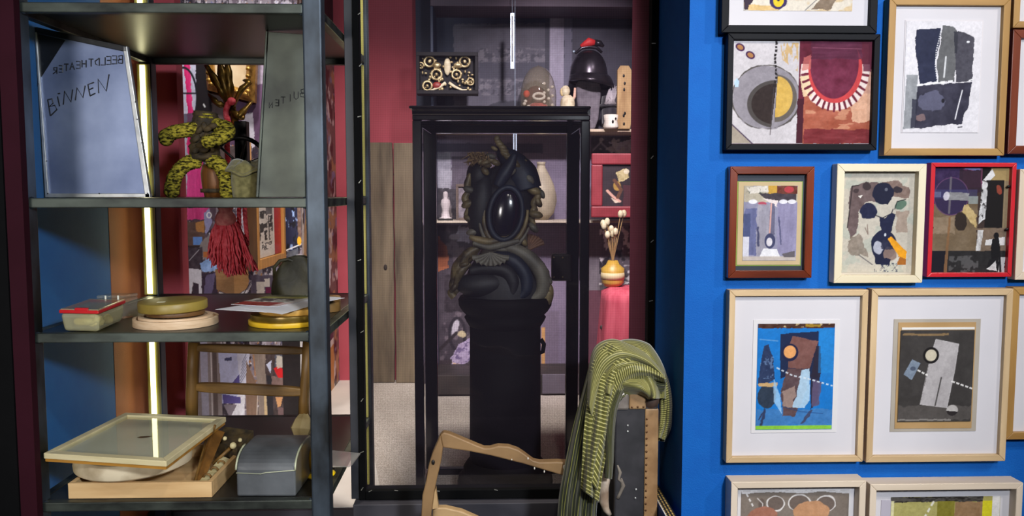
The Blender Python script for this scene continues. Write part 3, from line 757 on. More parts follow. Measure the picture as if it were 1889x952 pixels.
A.rect(511, 340, 526, 492, (176, 46, 44)); A.rect(480, 380, 509, 460, (196, 186, 176), .6, 2); A.blot((44, 42, 42), (5, 9), .5, .95, A.pmask([(481, 392), (508, 384), (508, 455), (483, 462)])); A.rect(497, 372, 508, 398, (92, 88, 86), 1, 1, 20)
A.line([(486, 420), (486, 452)], 1.2, (30, 30, 30)); A.line([(501, 400), (502, 455)], 1.2, (30, 30, 30)); A.blot((60, 58, 58), (3, 4), .52, .9, A.pmask([(489, 460), (506, 458), (507, 474), (488, 476)]))
A.mesh('drawing', print_mat, o, lambda u, v: (0 * u + xb - .012 - o.location.x, L0 + .029 + (L1 - L0 - .058) * u - o.location.y, zt0 - .031 + (zb0 - zt0 + .069) * v - o.location.z))
# ================================================================== middle plate: box, rings, papers, bag
def zw(px, py, z): return PZ(px, py, z)
redlid = M('red_lid', '#b81d22', '#c8262a', .35, spec=.5)
milky = glass('milky_plastic', (.93, .93, .82, 1), .15, .38, C('#d8d2a8'))
clear = glass('clear_plastic', (.95, .96, .94, 1), .05, .10, C('#cfcfc0'))
crumb = M('crumpled_paper', '#a08a3a', '#d8cc88', .8, 0, 30, bump=.4)
def bar3(pts, z0, z1, taper=1.0):                        # prism from plan points, base shrunk by taper
    c = sum((Vector(p) for p in pts), Vector()) / len(pts)
    return MB().rings([[Vector((c.x + (p.x - c.x) * taper, c.y + (p.y - c.y) * taper, z0)) for p in pts], [Vector((p.x, p.y, z1)) for p in pts]])
A_, B_, C_ = zw(106, 615, z3t), zw(178, 617, z3t), zw(232, 592, z3t)
A_.y += .012; B_.y += .012
D_ = A_ + C_ - B_
o = thing('food_container', 'clear plastic food container with a red rimmed lid on the middle plate', 'container', ((A_.x + C_.x) / 2, (A_.y + C_.y) / 2, z3t))
hB = .040
sub(bar3([A_, B_, C_, D_], z3t + .001, z3t + hB, .9), o).build('body', milky, o, bevel=.008, bseg=3)
lid = sub(bar3([A_, B_, C_, D_], z3t + hB + .004, z3t + hB + .010), o).build('lid', milky, o, bevel=.004)
cc = (A_ + C_) / 2
def sc_(p, k): return Vector((cc.x + (p.x - cc.x) * k, cc.y + (p.y - cc.y) * k, p.z))
for a, b in ((A_, B_), (B_, C_), (C_, D_), (D_, A_)):
    q = [sc_(a, 1.02), sc_(b, 1.02), sc_(b, .95), sc_(a, .95)]
    sub(bar3(q, z3t + hB + .0005, z3t + hB + .008), o).build('rim', redlid, lid, bevel=.002)
q = [A_.lerp(B_, .4) + Vector((0, -.002, 0)), A_.lerp(B_, .75) + Vector((0, -.002, 0)), sc_(A_.lerp(B_, .75), .9), sc_(A_.lerp(B_, .4), .9)]
sub(bar3(q, z3t + hB + .006, z3t + hB + .0125), o).build('clip', redlid, lid, bevel=.001)
mb = MB()
for k in range(16):
    u, v = R.uniform(.15, .85), R.uniform(.15, .85); p = A_ + (B_ - A_) * u + (D_ - A_) * v
    p = sc_(p, .8); mb.ell((p.x, p.y, z3t + R.uniform(.010, .024)), (.014, .012, .009), 8, 5, Matrix.Rotation(R.uniform(0, 3), 3, 'X'))
sub(mb, o).build('crumpled_contents', crumb, o, kind='stuff')
a, b = zw(178, 590, z3t), zw(229, 590, z3t); d = Vector((.012, .05, 0))
a.y = b.y = max(a.y, C_.y + .02)
o = thing('clear_box', 'small empty clear plastic box behind the red-lidded food container', 'box', ((a.x + b.x) / 2 + .005, a.y + .025, z3t))
pts = [a, b, b + d, a + d]
sub(bar3(pts, z3t + .001, z3t + .048, .97), o).build('body', clear, o, bevel=.004)
sub(bar3(pts, z3t + .0485, z3t + .056, 1.0), o).build('lid', clear, o, bevel=.003)
for p in (pts[0].lerp(pts[1], .35), pts[0].lerp(pts[1], .8)):
    sub(MB().box(p.x - .0015, p.x + .0015, p.y - .002, p.y, z3t + .02, z3t + .056), o).build('hinge_rib', M('plastic_rib', '#e8e8da', rough=.2), o)
# wooden rings and discs, left stack
ply = M('pale_ply', '#c8a884', '#d8bc9a', .55, 0, 30, (1, 1, 6), .1); plyd = M('olive_disc', '#7e6a2c', '#94803a', .45, .0, 20, bump=.05); brd = M('brown_ring', '#5a3c1e', '#6e4c28', .5, 0, 25)
cy_ = zw(325, 610, z3t)
r1 = 73.5 * (cy_.y + .09) / 1504; ctr = Vector((P(325, 590, cy_.y + r1).x, cy_.y + r1, z3t))
o = thing('wooden_ring', 'pale grooved wooden ring, lowest of the left stack on the middle plate', 'ring', ctr, group=None)
MB().lathe([(r1 * .72, 0), (r1, 0), (r1, .0175), (r1 * .93, .0175), (r1 * .92, .012), (r1 * .88, .012), (r1 * .87, .021), (r1 * .74, .021), (r1 * .72, .018)], 56).build('ring_body', ply, o, True, bevel=.0008)
o.rotation_euler = (0, 0, .3)
r2 = 47 * ctr.y / 1504
o = thing('spacer_ring', 'narrow dark brown spacer ring between the pale ring and the olive disc', 'ring', ctr + Vector((-.002, .004, .0215)))
MB().lathe([(r2 * .8, 0), (r2 * 1.08, 0), (r2 * 1.08, .010), (r2 * .8, .010)], 40).build('ring_body', brd, o, True, bevel=.0008)
r3 = 60 * ctr.y / 1504
o = thing('wooden_disc', 'olive wooden disc with a small paper sticker, topmost of the left stack', 'disc', ctr + Vector((-.007, .004, .032)))
MB().lathe([(0, 0), (r3 * .97, 0), (r3, .002), (r3, .019), (r3 * .98, .021), (0, .021)], 48).build('disc_body', plyd, o, True, bevel=.0008)
o.rotation_euler = (radians(1.2), radians(-1.2), 0)
MB().box(-.026, -.010, -.03, -.018, .0212, .0217).build('paper_sticker', M('sticker', '#efe9c8', rough=.6), o, rot=(0, 0, .1))
# right stack
yel = M('yellow_tape', '#d2a520', '#e0b82c', .4); tan = M('tan_ply', '#b88a3a', '#cfa050', .5, 0, 20)
cr_ = zw(525, 607, z3t); r4 = 70 * (cr_.y + .08) / 1504
ctr2 = Vector((P(531, 590, cr_.y + r4).x, cr_.y + r4, z3t))
o = thing('tape_roll', 'yellow ring lying lowest under the loose prints on the middle plate', 'ring', ctr2)
MB().lathe([(r4 * .7, 0), (r4 * .99, 0), (r4, .002), (r4, .0105), (r4 * .7, .0105)], 48).build('ring_body', yel, o, True, bevel=.0006)
o = thing('brown_ring', 'dark bronze ring between two yellow rings under the loose prints', 'ring', ctr2 + Vector((.002, .002, .011)))
MB().lathe([(r4 * .7, 0), (r4 * .97, 0), (r4 * .98, .013), (r4 * .7, .013)], 48).build('ring_body', M('bronze_tape', '#5e4a1a', '#7a6224', .3, .4), o, True, bevel=.0006)
o = thing('tape_roll', 'golden yellow ring lying uppermost, directly under the loose prints', 'ring', ctr2 + Vector((.010, .004, .0245)))
MB().lathe([(r4 * .65, 0), (r4 * .84, 0), (r4 * .85, .012), (r4 * .65, .012)], 48).build('ring_body', tan, o, True, bevel=.0006)
zp_ = z3t + .0375
pd = zw(604, 575, z3t); r5 = .035
o = thing('wooden_disc', 'small brown wooden disc stack under the print corner right of the steel post', 'disc', (P(602, 565, 2.02).x, 2.02, z3t))
MB().lathe([(0, 0), (r5, 0), (r5, .036), (0, .036)], 32).build('disc_body', M('disc_brown', '#7a5a30', '#8e6c3c', .5), o, True, bevel=.001)
# loose prints
paper = M('white_paper', '#e4e4ea', rough=.6)
def sheet(pts, z, name, label, art=None):
    q = [zw(x, y, z) for x, y in pts]; c = sum(q, Vector()) / 4
    o = thing(name, label, 'paper', c, group='loose prints on the middle plate')
    sub(MB().rings([[p for p in q], [p + Vector((0, 0, .0006)) for p in q]]), o).build('sheet', paper, o)
    if art:
        art.mesh('picture', print_mat, o, lambda u, v: tuple(((q[0].lerp(q[1], 0)[k] * (1 - u) + q[1][k] * u) * (1 - v) + (q[3][k] * (1 - u) + q[2][k] * u) * v) - c[k] + (.001 if k == 2 else 0) for k in range(3)))
sheet([(397, 571), (560, 546), (636, 550), (500, 577)], zp_, 'paper_sheet', 'white sheet lowest of the loose prints, its long white corner poking left')
sheet([(445, 568), (566, 545), (628, 549), (520, 580)], zp_ + .0012, 'paper_sheet', 'white sheet in the middle of the loose prints, corner pointing to the front')
A = Art(0, 0, 120, 70, (206, 206, 186), 1, 21)
A.rect(0, 0, 40, 70, (150, 48, 40), 1, 4, 50, (14, 6)); A.rect(36, 0, 78, 70, (186, 186, 176), 1, 3, 60, (8, 8)); A.blot((40, 40, 44), (10, 10), .55, .9, A.pmask([(38, 8), (78, 8), (78, 62), (38, 62)])); A.rect(78, 0, 120, 70, (150, 150, 60), 1, 3, 50, (10, 20)); A.rect(100, 0, 120, 70, (60, 74, 40), .8, 3)
for k in range(4): A.rect(0, 60 - k, 120, 70, (226, 226, 226), .3)
sheet([(426, 562), (500, 545), (604, 546), (510, 566)], zp_ + .0026, 'photo_print', 'coloured photo print lying on top of the loose prints', A)
# dark bag at the back
bagm = M('dark_olive_bag', '#1f1c0c', '#3a3418', .6, 0, 14, bump=.5, bscale=40)
Yb2 = 2.27
o = thing('canvas_bag', 'dark olive slumped bag with a loop handle at the back of the middle plate', 'bag', (P(548, 550, Yb2).x, Yb2, z3t))
def bag(u, v):
    a = 2 * pi * u; h = .108
    w = (.066 + .012 * sin(2 * v)) * (1 - .42 * v ** 2.2); d = .040 * (1 - .55 * v ** 2)
    ca, sa = cos(a), sin(a); sg = lambda q, e: math.copysign(abs(q) ** e, q)
    return (w * sg(ca, .6) + .008 * v, d * sg(sa, .7) + .004 * sin(5 * a + 6 * v), h * v * (1 - .10 * cos(a * 2) * v) - (.028 * v * (ca - .2) if ca > .2 else 0))
MB().grid(bag, 36, 12, True).add([], []).build('bag_body', bagm, o, True, sub=1)
MB().ell((.01, 0, .098), (.045, .022, .016), 14, 6).build('bag_top', bagm, o, True)
MB().tube([(-.058, -.01, .055), (-.056, -.02, .088), (-.040, -.02, .106), (-.018, -.02, .110), (.004, -.02, .100), (.02, -.02, .088)], .005, 8, flat=.5).build('handle', bagm, o, True)

# ================================================================== lowest plate
oldw = wood('old_chair_wood', '#4a3416', '#86622e', 'z', 9, .5, .25); oldx = wood('old_chair_rail', '#4a3416', '#8a6632', 'x', 9, .5, .25)
palew = wood('pale_pine', '#c09a68', '#d8b684', 'x', 8, .5); palewy = wood('pale_pine_side', '#c09a68', '#d8b684', 'y', 8, .5)
Y = 2.20
o = thing('ladder_back', 'old dark wooden chair back with two rails standing at the back of the lowest plate', 'chair part', (P(455, 760, Y).x, Y, z4t))
def post(pts, r, name, mat=oldw, n=10, flat=.8, d=0): return sub(MB().tube([P(x, y, Y + d) for x, y in pts], r, n, flat=flat), o).build(name, mat, o, True)
zb = z4t
pA = [(352, 634), (352, 690), (350, 740)]
sub(MB().tube([P(358, 632, Y), P(356, 680, Y), P(354, 730, Y), Vector((P(353, 772, Y).x, Y, zb))], [.016, .017, .017, .016], 8), o).build('post', oldw, o, True)
sub(MB().tube([P(566, 630, Y), P(564, 690, Y), P(560, 740, Y), P(560, 770, Y)], [.011, .013, .014, .015], 8), o).build('post', oldw, o, True)
fx = P(558, 790, Y - .05)
ft = MB().tube([P(561, 764, Y), P(559, 776, Y - .01), P(556, 790, Y - .02), Vector((P(556, 800, Y - .02).x, Y - .02, zb + .0005))], [.013, .024, .031, .022], 7)
sub(ft, o).build('foot', M('worn_foot', '#6e5a34', '#a08c60', .6, 0, 12, bump=.3), o)
def rail(x0, x1, ya, yb, bow, name):
    mb = MB(); rg = []
    for i in range(13):
        t = i / 12; x = x0 + (x1 - x0) * t; s = 4 * t * (1 - t); k = 1 - .25 * (2 * t - 1) ** 4
        dd = -.02 * s; m_ = (ya + yb) / 2 + bow * (t - .5); h = (yb - ya) / 2 * k
        u, l = P(x, m_ - h, Y + dd), P(x, m_ + h, Y + dd)
        rg.append([u + Vector((0, -.008, -.002)), l + Vector((0, -.009, .002)), l + Vector((0, .008, 0)), u + Vector((0, .008, 0))])
    return sub(mb.rings(rg), o).build(name, oldx, o, bevel=.003)
rail(360, 560, 636, 653, 6, 'rail'); rail(362, 560, 708, 729, 9, 'rail')
# shallow tray
q = [zw(126, 921, z4t), zw(391, 921, z4t)]
yT0 = yF0 + .0265
xa, xb2 = P(126, 915, yT0).x, P(391, 915, yT0).x
yT1 = yT0 + .27; hT = .034
o = thing('wooden_tray', 'shallow pale wooden tray along the front of the lowest plate', 'tray', ((xa + xb2) / 2, (yT0 + yT1) / 2, z4t))
w2, d2 = (xb2 - xa) / 2, (yT1 - yT0) / 2
box(-w2, w2, -d2, -d2 + .010, 0, hT).build('side_board', palew, o, bevel=.0008); box(-w2, w2, d2 - .010, d2, 0, hT).build('side_board', palew, o, bevel=.0008)
box(-w2, -w2 + .010, -d2 + .0102, d2 - .0102, 0, hT).build('side_board', palewy, o, bevel=.0008); box(w2 - .010, w2, -d2 + .0102, d2 - .0102, 0, hT).build('side_board', palewy, o, bevel=.0008)
box(-w2 + .0102, w2 - .0102, -d2 + .0102, d2 - .0102, .001, .005).build('bottom_board', palew, o)
# round slab
slabm = M('pale_slab', '#a08a68', '#d8c8a8', .7, 0, 14, bump=.35, contrast=(.25, .55)); slabt = M('slab_face', '#8f8350', '#b8ac74', .7, 0, 12, bump=.2)
rS = .124; cS = Vector((P(250, 900, yT0 + rS - .004).x, yT0 + rS - .008, z4t + hT + .0005))
o = thing('round_slab', 'thick pale round slab with a rough edge resting on the wooden tray', 'slab', cS)
rings_ = []
for r, z in [(.0, 0), (.92, 0), (.99, .006), (1.0, .018), (.985, .034), (.95, .038), (0, .038)]:
    rings_.append([(cos(a) * max(rS * r, 1e-4) * (1 + .012 * sin(3 * a) + .008 * sin(7 * a + 1)), sin(a) * max(rS * r, 1e-4) * (1 + .012 * sin(3 * a)), z + (.002 * sin(5 * a) if .0 < r and z > .03 else 0)) for a in [2 * pi * k / 64 for k in range(64)]])
MB().rings(rings_).build('slab_body', slabm, o, True, bevel=.001)
MB().lathe([(0, .0385), (rS * .93, .0385), (rS * .93, .0395), (0, .0395)], 48).build('slab_face', slabt, o)
zS = cS.z + .0405
o = thing('pot_cover', 'dark iron lid with a ring handle on the round slab', 'lid', (cS.x - .005, cS.y + .02, zS + .001))
MB().lathe([(0, 0), (.075, 0), (.08, .004), (.07, .012), (.02, .015), (0, .015)], 32).build('lid_body', iron, o, True)
MB().tube([(.03 + .013 * cos(a), -.082 + .004 * sin(a), .002 + .010 * sin(a) - .006) for a in [2 * pi * k / 16 for k in range(16)]], .0025, 6, True).build('ring_handle', iron, o, True)
# framed glass lying flat
zF = zS + .0185
FL, FR, BR_, BL_ = [zw(x, y, zF + .013) for x, y in [(80, 836), (307, 851), (417, 769), (231, 761)]]
o = thing('framed_picture', 'pale wooden frame lying face up on the round slab, brown fragment under its glass', 'picture', (FL + FR + BR_ + BL_) / 4 - Vector((0, 0, .013)))
cream_w = wood('cream_frame_wood', '#c8ba8e', '#dccfa6', 'x', 7, .4); honey = wood('honey_edge', '#9a6a26', '#b88436', 'x', 7, .5)
crn = [FL, FR, BR_, BL_]; cf = sum(crn, Vector()) / 4
inn = [cf + (p - cf) * .875 for p in crn]
for i in range(4):
    a, b, c2, d = crn[i], crn[(i + 1) % 4], inn[(i + 1) % 4], inn[i]
    dn = Vector((0, 0, -.012))
    sub(MB().hexa([a + dn, b + dn, c2 + dn, d + dn, a, b, c2, d]), o).build('frame_rail', cream_w, o, bevel=.0012)
    dn2 = Vector((0, 0, -.0185)); s_ = .985
    sub(MB().hexa([cf + (p - cf) * s_ + dn2 for p in (a, b)] + [c2 + dn2, d + dn2] + [cf + (p - cf) * s_ + dn + Vector((0, 0, -.0002)) for p in (a, b)] + [c2 + dn + Vector((0, 0, -.0002)), d + dn + Vector((0, 0, -.0002))]), o).build('under_rail', honey, o)
dn = Vector((0, 0, -.010))
sub(MB().add([p + dn for p in inn], [(0, 1, 2, 3)]), o).build('backing_sheet', M('cream_card', '#c8c4ae', '#d0ccb8', .6, 0, 5), o)
sub(MB().add([p + Vector((0, 0, -.003)) for p in inn], [(0, 1, 2, 3)]), o).build('glass_pane', glass('frame_glass', (.97, .99, .96, 1), .01, 0, refl=1.0), o)
pc = zw(266, 806, zF + .004)
sub(MB().add([pc + Vector((-.015, -.004, 0)), pc + Vector((-.004, -.009, 0)), pc + Vector((.008, -.004, 0)), pc + Vector((.018, .006, 0)), pc + Vector((.004, .006, 0)), pc + Vector((-.010, .004, 0))], [(0, 1, 2, 3, 4, 5)]), o).build('brown_fragment', M('fragment', '#4a3620', rough=.7), o)
# pieces standing in the right half of the tray
brw = wood('brown_board', '#4e3110', '#7a5220', 'z', 8, .55)
def slabpts(front, t, name, mat, oo, bev=.001): return sub(MB().rings([front, [p + t for p in front]]), oo).build(name, mat, oo, bevel=bev)
zt4 = z4t + .006
xr_ = P(391, 915, yT0).x
o = thing('wedge_board', 'brown wedge-shaped board leaning up inside the tray, under the frame corner', 'board', (P(372, 880, 1.80).x, 1.80, zt4))
fr = [Vector((P(360, 893, 1.76).x, 1.76, zt4)), Vector((P(372, 893, 1.78).x, 1.78, zt4)), P(415, 797, 1.93), P(393, 790, 1.93)]
slabpts(fr, Vector((-.006, .004, 0)), 'board', brw, o)
slabpts([fr[0] + Vector((-.007, 0, 0)), fr[0] + Vector((-.002, 0, 0)), P(388, 792, 1.925), P(384, 796, 1.925)], Vector((-.004, .006, 0)), 'side_strip', oldw, o)
sub(MB().tube([P(392, 800, 1.90), P(397, 784, 1.90)], .003, 6), o).build('peg', oldw, o)
creamp = M('cream_painted_wood', '#a8996a', '#cabd90', .6, 0, 20, bump=.2)
o = thing('notched_block', 'cream notched wooden block lying inside the tray beside the brown wedge board', 'block', (P(395, 880, 1.83).x, 1.83, zt4))
a0 = [Vector((P(366, 893, 1.78).x, 1.765, zt4 + .010)), Vector((P(385, 897, 1.78).x, 1.765, zt4 + .006)), P(434, 850, 1.90), P(410, 841, 1.90)]
slabpts(a0, Vector((0, .004, -.012)), 'block', creamp, o)
for t in (.25, .5, .75):
    p = a0[0].lerp(a0[3], t).lerp(a0[1].lerp(a0[2], t), .45) + Vector((0, -.002, .002))
    sub(MB().tube([p + Vector((.008 * cos(a), -.002 * sin(a), .008 * sin(a))) for a in [2 * pi * k / 14 for k in range(14)]], .0022, 5, True), o).build('curl', oldw, o, True)
o = thing('tool_case', 'dark wooden case with little wooden knobs at the back of the tray', 'case', (P(418, 850, 1.93).x, 1.96, zt4))
oc = o.location
sub(MB().hexa([Vector(v) for v in [(oc.x - .03, 1.94, zt4), (oc.x + .035, 1.90, zt4), (oc.x + .05, 1.985, zt4), (oc.x - .02, 1.985, zt4), (oc.x - .03, 1.94, zt4 + .055), (oc.x + .035, 1.90, zt4 + .045), (oc.x + .05, 1.985, zt4 + .065), (oc.x - .02, 1.985, zt4 + .075)]]), o).build('case_body', bark, o, bevel=.001)
for (x, y, r) in [(430, 822, .008), (415, 809, .005), (443, 812, .005)]:
    sub(MB().ell(P(x, y, 1.89), (r, r, r), 10, 6), o).build('knob', creamp, o, True)
sub(MB().tube([P(392, 856, 1.88), P(428, 824, 1.90)], .004, 8), o).build('handle_rod', oldw, o, True)
# clay block
clay = M('wrapped_clay', '#37383a', '#606468', .42, .05, 8, bump=.35, contrast=(.3, .7), bscale=22); clay2 = M('clay_edge_film', '#8d927e', '#b5b89a', .3)
ya = yT0 + .002; xL2, xR2 = P(438, 900, ya).x, P(548, 900, ya).x
o = thing('clay_block', 'grey plastic-wrapped clay block with a rounded back on the lowest plate', 'block', ((xL2 + xR2) / 2, ya + .07, z4t), (0, 0, radians(-2)))
prof = [(-.07, 0), (-.07, .058)] + [(-.07 + .062 * (1 - cos(t)), .058 + .037 * sin(t)) for t in [pi / 2 * k / 8 for k in range(1, 9)]] + [(.04, .096), (.07, .094), (.07, 0)]
w2 = (xR2 - xL2) / 2
MB().rings([[(x, y, z) for y, z in prof] for x in (-w2, -w2 * .33, w2 * .33, w2)]).build('block_body', clay, o, bevel=.004)
for x in (-w2, w2):
    MB().tube([(x, y - .001, z + .001) for y, z in prof[1:-3]], .0022, 6).build('film_seam', clay2, o, True)
MB().tube([(-w2, -.0705, .052), (-.01, -.0712, .050), (0, -.0715, .053), (w2, -.0705, .058)], .0012, 5).build('film_crease', clay2, o, True)
# yellow ball knob on a flat yellow disc
yellowp = M('yellow_paint', '#d09a1c', '#dca828', .35)
o = thing('yellow_ball', 'yellow ball on a flat yellow disc half hidden behind the right steel post', 'ball', (P(590, 880, 1.86).x, 1.86, z4t))
MB().lathe([(0, 0), (.034, 0), (.036, .004), (.03, .007), (0, .007)], 28).build('disc_base', M('bright_yellow', '#e8c410', rough=.4), o, True)
MB().ell((0, 0, .040), (.029, .029, .034), 24, 14).build('ball_body', yellowp, o, True)
# acrylic sheet
zA = z4t + .016
o = thing('acrylic_sheet', 'clear frosted acrylic sheet sticking out over the right edge of the lowest plate', 'sheet', zw(630, 850, zA))
q = [zw(x, y, zA) for x, y in [(585, 862), (644, 862), (650, 858), (665, 838), (606, 832)]]
sub(MB().rings([q, [p + Vector((0, 0, .003)) for p in q]]), o).build('sheet', glass('frosted_acrylic', (.95, .95, .95, 1), .1, .35, C('#b9b6b0')), o)
sub(MB().box(q[0].x - .0, q[0].x + .03, q[0].y + .02, q[0].y + .05, z4t + .0002, zA - .0004), o).build('spacer', charcoal_mat, o)
# ================================================================== display room: cabinet, planks, shelf things
YC, YCB = 3.78, 4.03
xc0, xc1 = P(796, 300, YC).x, P(1180, 300, YC).x + .25
cab_mat = M('cabinet_grey', '#5b5460', '#67606c', .6, 0, 10); cab_dark = M('cabinet_dark', '#2a2422', '#382f2c', .6, 0, 10); navy = M('navy_panel', '#18243e', '#202c48', .6, 0, 6)
ztop, zsh1, zsh2, zkick = P(980, 12, YC).z, P(1120, 238, YC).z, P(1120, 407, YC).z, P(980, 691, YC).z
cabo = thing('wall_cabinet', 'large open grey cabinet with dark printed back behind the glass case', 'cabinet', ((xc0 + xc1) / 2, YC, ZC))
co = cabo.location
def cb(x0, x1, y0, y1, z0, z1, name, mat, bev=.002): return sub(MB().box(x0, x1, y0, y1, z0, z1), cabo).build(name, mat, cabo, bevel=bev)
cb(xc0, xc1, YC, YCB, ztop, ztop + .12, 'top_board', M('cabinet_top_brown', '#4c3f4c', '#584858', .6, 0, 8))
cb(xc0, xc1, YC + .012, YCB, zsh1 - .012, zsh1 + .001, 'shelf_board', M('shelf_board_pale', '#b9a58c', '#c8b59c', .5, 0, 12))
cb(xc0, xc1, YC + .012, YCB, zsh2 - .011, zsh2, 'shelf_board', M('shelf_board_grey', '#a49888', '#b0a494', .5, 0, 12))
cb(xc0, xc1, YC, YCB, ZC, zkick, 'kick_board', cab_dark); cb(xc0, P(872, 700, YC).x, YC - .012, YC - .001, ZC + .01, zkick, 'kick_front', cab_dark)
cb(P(1000, 700, YC).x, xc1, YC - .012, YC - .001, ZC + .01, zkick + .002, 'kick_front', cab_mat)
cb(xc0 - .001, xc0 + .012, YC + .001, YCB, ZC, ztop, 'side_board', navy)
A = Art(770, -20, 1230, 720, (92, 86, 100), 1.7, 31)
A.rect(770, -20, 1230, 240, (46, 50, 66), 1, 0, 10, (20, 20)); A.rect(770, 0, 1230, 42, (28, 36, 62)); A.rect(770, 0, 838, 240, (30, 38, 58))
A.poly([(838, 44), (1012, 40), (1012, 240), (838, 240)], (82, 80, 92), 1, 2, 12, (30, 30)); A.rect(884, 112, 1010, 140, (60, 60, 74), .9, 3)
for ya, yb2 in ((86, 110), (142, 170)): A.blot((120, 116, 124), (7, 7), .5, .7, A.pmask([(880, ya), (1012, ya), (1012, yb2), (880, yb2)], 3)); A.blot((50, 50, 62), (7, 7), .58, .7, A.pmask([(880, ya), (1012, ya), (1012, yb2), (880, yb2)], 3))
A.ell(940, 206, 52, 26, (46, 46, 58), 1, 0, 2); A.ell(896, 208, 20, 20, (96, 92, 102), .8, 0, 2)
A.rect(1012, 20, 1038, 240, (148, 142, 160), 1, 1, 14, (8, 60)); A.rect(1038, 20, 1052, 240, (92, 90, 108), 1, 1); A.rect(1052, 30, 1230, 240, (56, 54, 68), 1, 0, 16, (40, 40)); A.rect(1004, 30, 1012, 240, (40, 40, 54), .7)
# middle: mauve wall with a dark band and pale papers at the left
A.rect(770, 240, 1230, 420, (122, 112, 132), 1, 0, 6, (40, 40)); A.rect(770, 258, 1000, 276, (70, 66, 84), 1, 2); A.rect(770, 274, 940, 282, (146, 136, 152), .8, 1)
A.rect(806, 274, 833, 356, (152, 150, 160), 1, 1, 10); A.rect(833, 282, 880, 404, (84, 76, 88), 1, 2, 10); A.rect(800, 340, 845, 404, (58, 54, 60), 1, 3, 24); A.poly([(818, 356), (828, 356), (834, 396), (812, 398)], (140, 130, 132), .8, 2)
A.rect(1088, 244, 1230, 282, (70, 64, 72), 1, 1, 20); A.line([(1092, 270), (1106, 256), (1130, 278)], 3, (150, 140, 150)); A.poly([(1122, 256), (1166, 250), (1160, 276), (1140, 278)], (196, 190, 204), .9, 5, 40)
A.blot((190, 180, 178), (8, 8), .6, .8, A.pmask([(1100, 246), (1200, 246), (1200, 280), (1100, 280)]))
# bottom: collage of prints; white flowers at the right
A.rect(770, 410, 1080, 720, (128, 116, 138), 1, 0, 8, (30, 30)); A.rect(770, 408, 880, 720, (66, 58, 66), 1, 2, 16, (16, 20)); A.blot((110, 98, 106), (14, 18), .58, .9, A.pmask([(795, 410), (880, 410), (880, 720), (795, 720)]))
A.poly([(806, 426), (824, 450), (826, 488), (806, 494)], (166, 98, 62), 1, 3); A.rect(842, 410, 866, 440, (170, 166, 182), .9, 4, 30); A.ell(838, 430, 10, 6, (150, 144, 152), .9); A.ell(850, 470, 14, 20, (112, 100, 104), .9, 0, 4)
A.rect(820, 500, 866, 570, (48, 40, 46), 1, 3, 20); A.ell(836, 600, 8, 18, (196, 190, 200), .9, .3, 2); A.ring(842, 612, 14, 30, 6, (40, 34, 42)); A.ell(850, 612, 8, 6, (206, 190, 150), .9, 0, 2)
A.poly([(868, 618), (846, 632), (826, 664), (836, 680), (868, 660)], (176, 160, 190), 1, 3, 30); A.blot((96, 80, 120), (8, 4), .56, .8, A.pmask([(868, 618), (846, 632), (828, 664), (836, 676), (868, 660)])); A.poly([(832, 664), (860, 672), (854, 684), (836, 682)], (214, 180, 140), .8, 3)
A.line([(800, 650), (840, 610)], 6, (44, 36, 40)); A.rect(795, 660, 830, 700, (60, 50, 54), 1, 3)
A.rect(1000, 570, 1030, 720, (116, 104, 122)); A.rect(998, 600, 1005, 680, (196, 150, 96))
A.rect(1080, 408, 1230, 540, (104, 96, 104), 1, 0, 16, (10, 20)); A.rect(1080, 408, 1108, 540, (120, 112, 120), 1, 1, 10, (5, 40)); A.blot((226, 220, 224), (12, 12), .55, 1, A.pmask([(1106, 410), (1200, 410), (1200, 520), (1106, 520)])); A.blot((40, 36, 42), (11, 12), .6, .9, A.pmask([(1106, 410), (1200, 410), (1200, 520), (1106, 520)]))
A.poly([(1110, 420), (1122, 412), (1118, 455)], (230, 226, 232)); A.rect(1080, 530, 1230, 720, (98, 60, 72))
back_print = paintmat('cabinet_back_print', .6, .3)
pa, pb = P(770, 400, YCB), P(1230, 400, YCB); za, zb = P(980, -20, YCB).z, P(980, 720, YCB).z
A.mesh('back_panel', back_print, cabo, lambda u, v: (pa.x + (pb.x - pa.x) * u - co.x, 0 * u + YCB - .003 - co.y, za + (zb - za) * v - co.z))
# planks against the red wall
plk = M('weathered_plank', '#3a3022', '#80715a', .85, 0, 16, (1, 1, .14), .5, 7, (.28, .72)); Y = YBK - .055
zpt = P(730, 263, Y).z
pk = thing('plank_boards', 'grey weathered upright planks leaning side by side against the red back wall', 'planks', (P(735, 500, Y).x, Y, ZC))
for x0, x1, dz, dy in [(672, 727, 0, .003), (728.5, 781, -.003, -.004), (782, 812, -.01, .003)]:
    a, b = P(x0, 480, Y).x - pk.location.x, P(x1, 480, Y).x - pk.location.x; n = 12; mb = MB(); rg = []
    for i in range(n + 1):
        t = i / n; e0, e1 = R.uniform(0, .004), R.uniform(0, .004); h = (zpt - ZC + dz) * t + (.0015 if i == 0 else 0)
        rg.append([(a + e0, dy - .012, h), (b - e1, dy - .012, h), (b - e1, dy + .012, h), (a + e0, dy + .012, h)])
    mb.rings(rg).build('plank', plk, pk, bevel=.003)
kn = M('plank_knot', '#1c150f', '#2c2118', .8, 0, 40)
for (x, y, rx, rz) in [(711, 493, .009, .014), (752, 300, .006, .018), (731, 322, .014, .010), (753, 490, .006, .006)]:
    MB().ell(P(x, y, Y - .0125) - pk.location, (rx, .003, rz), 12, 6).build('knot', kn, pk, True)
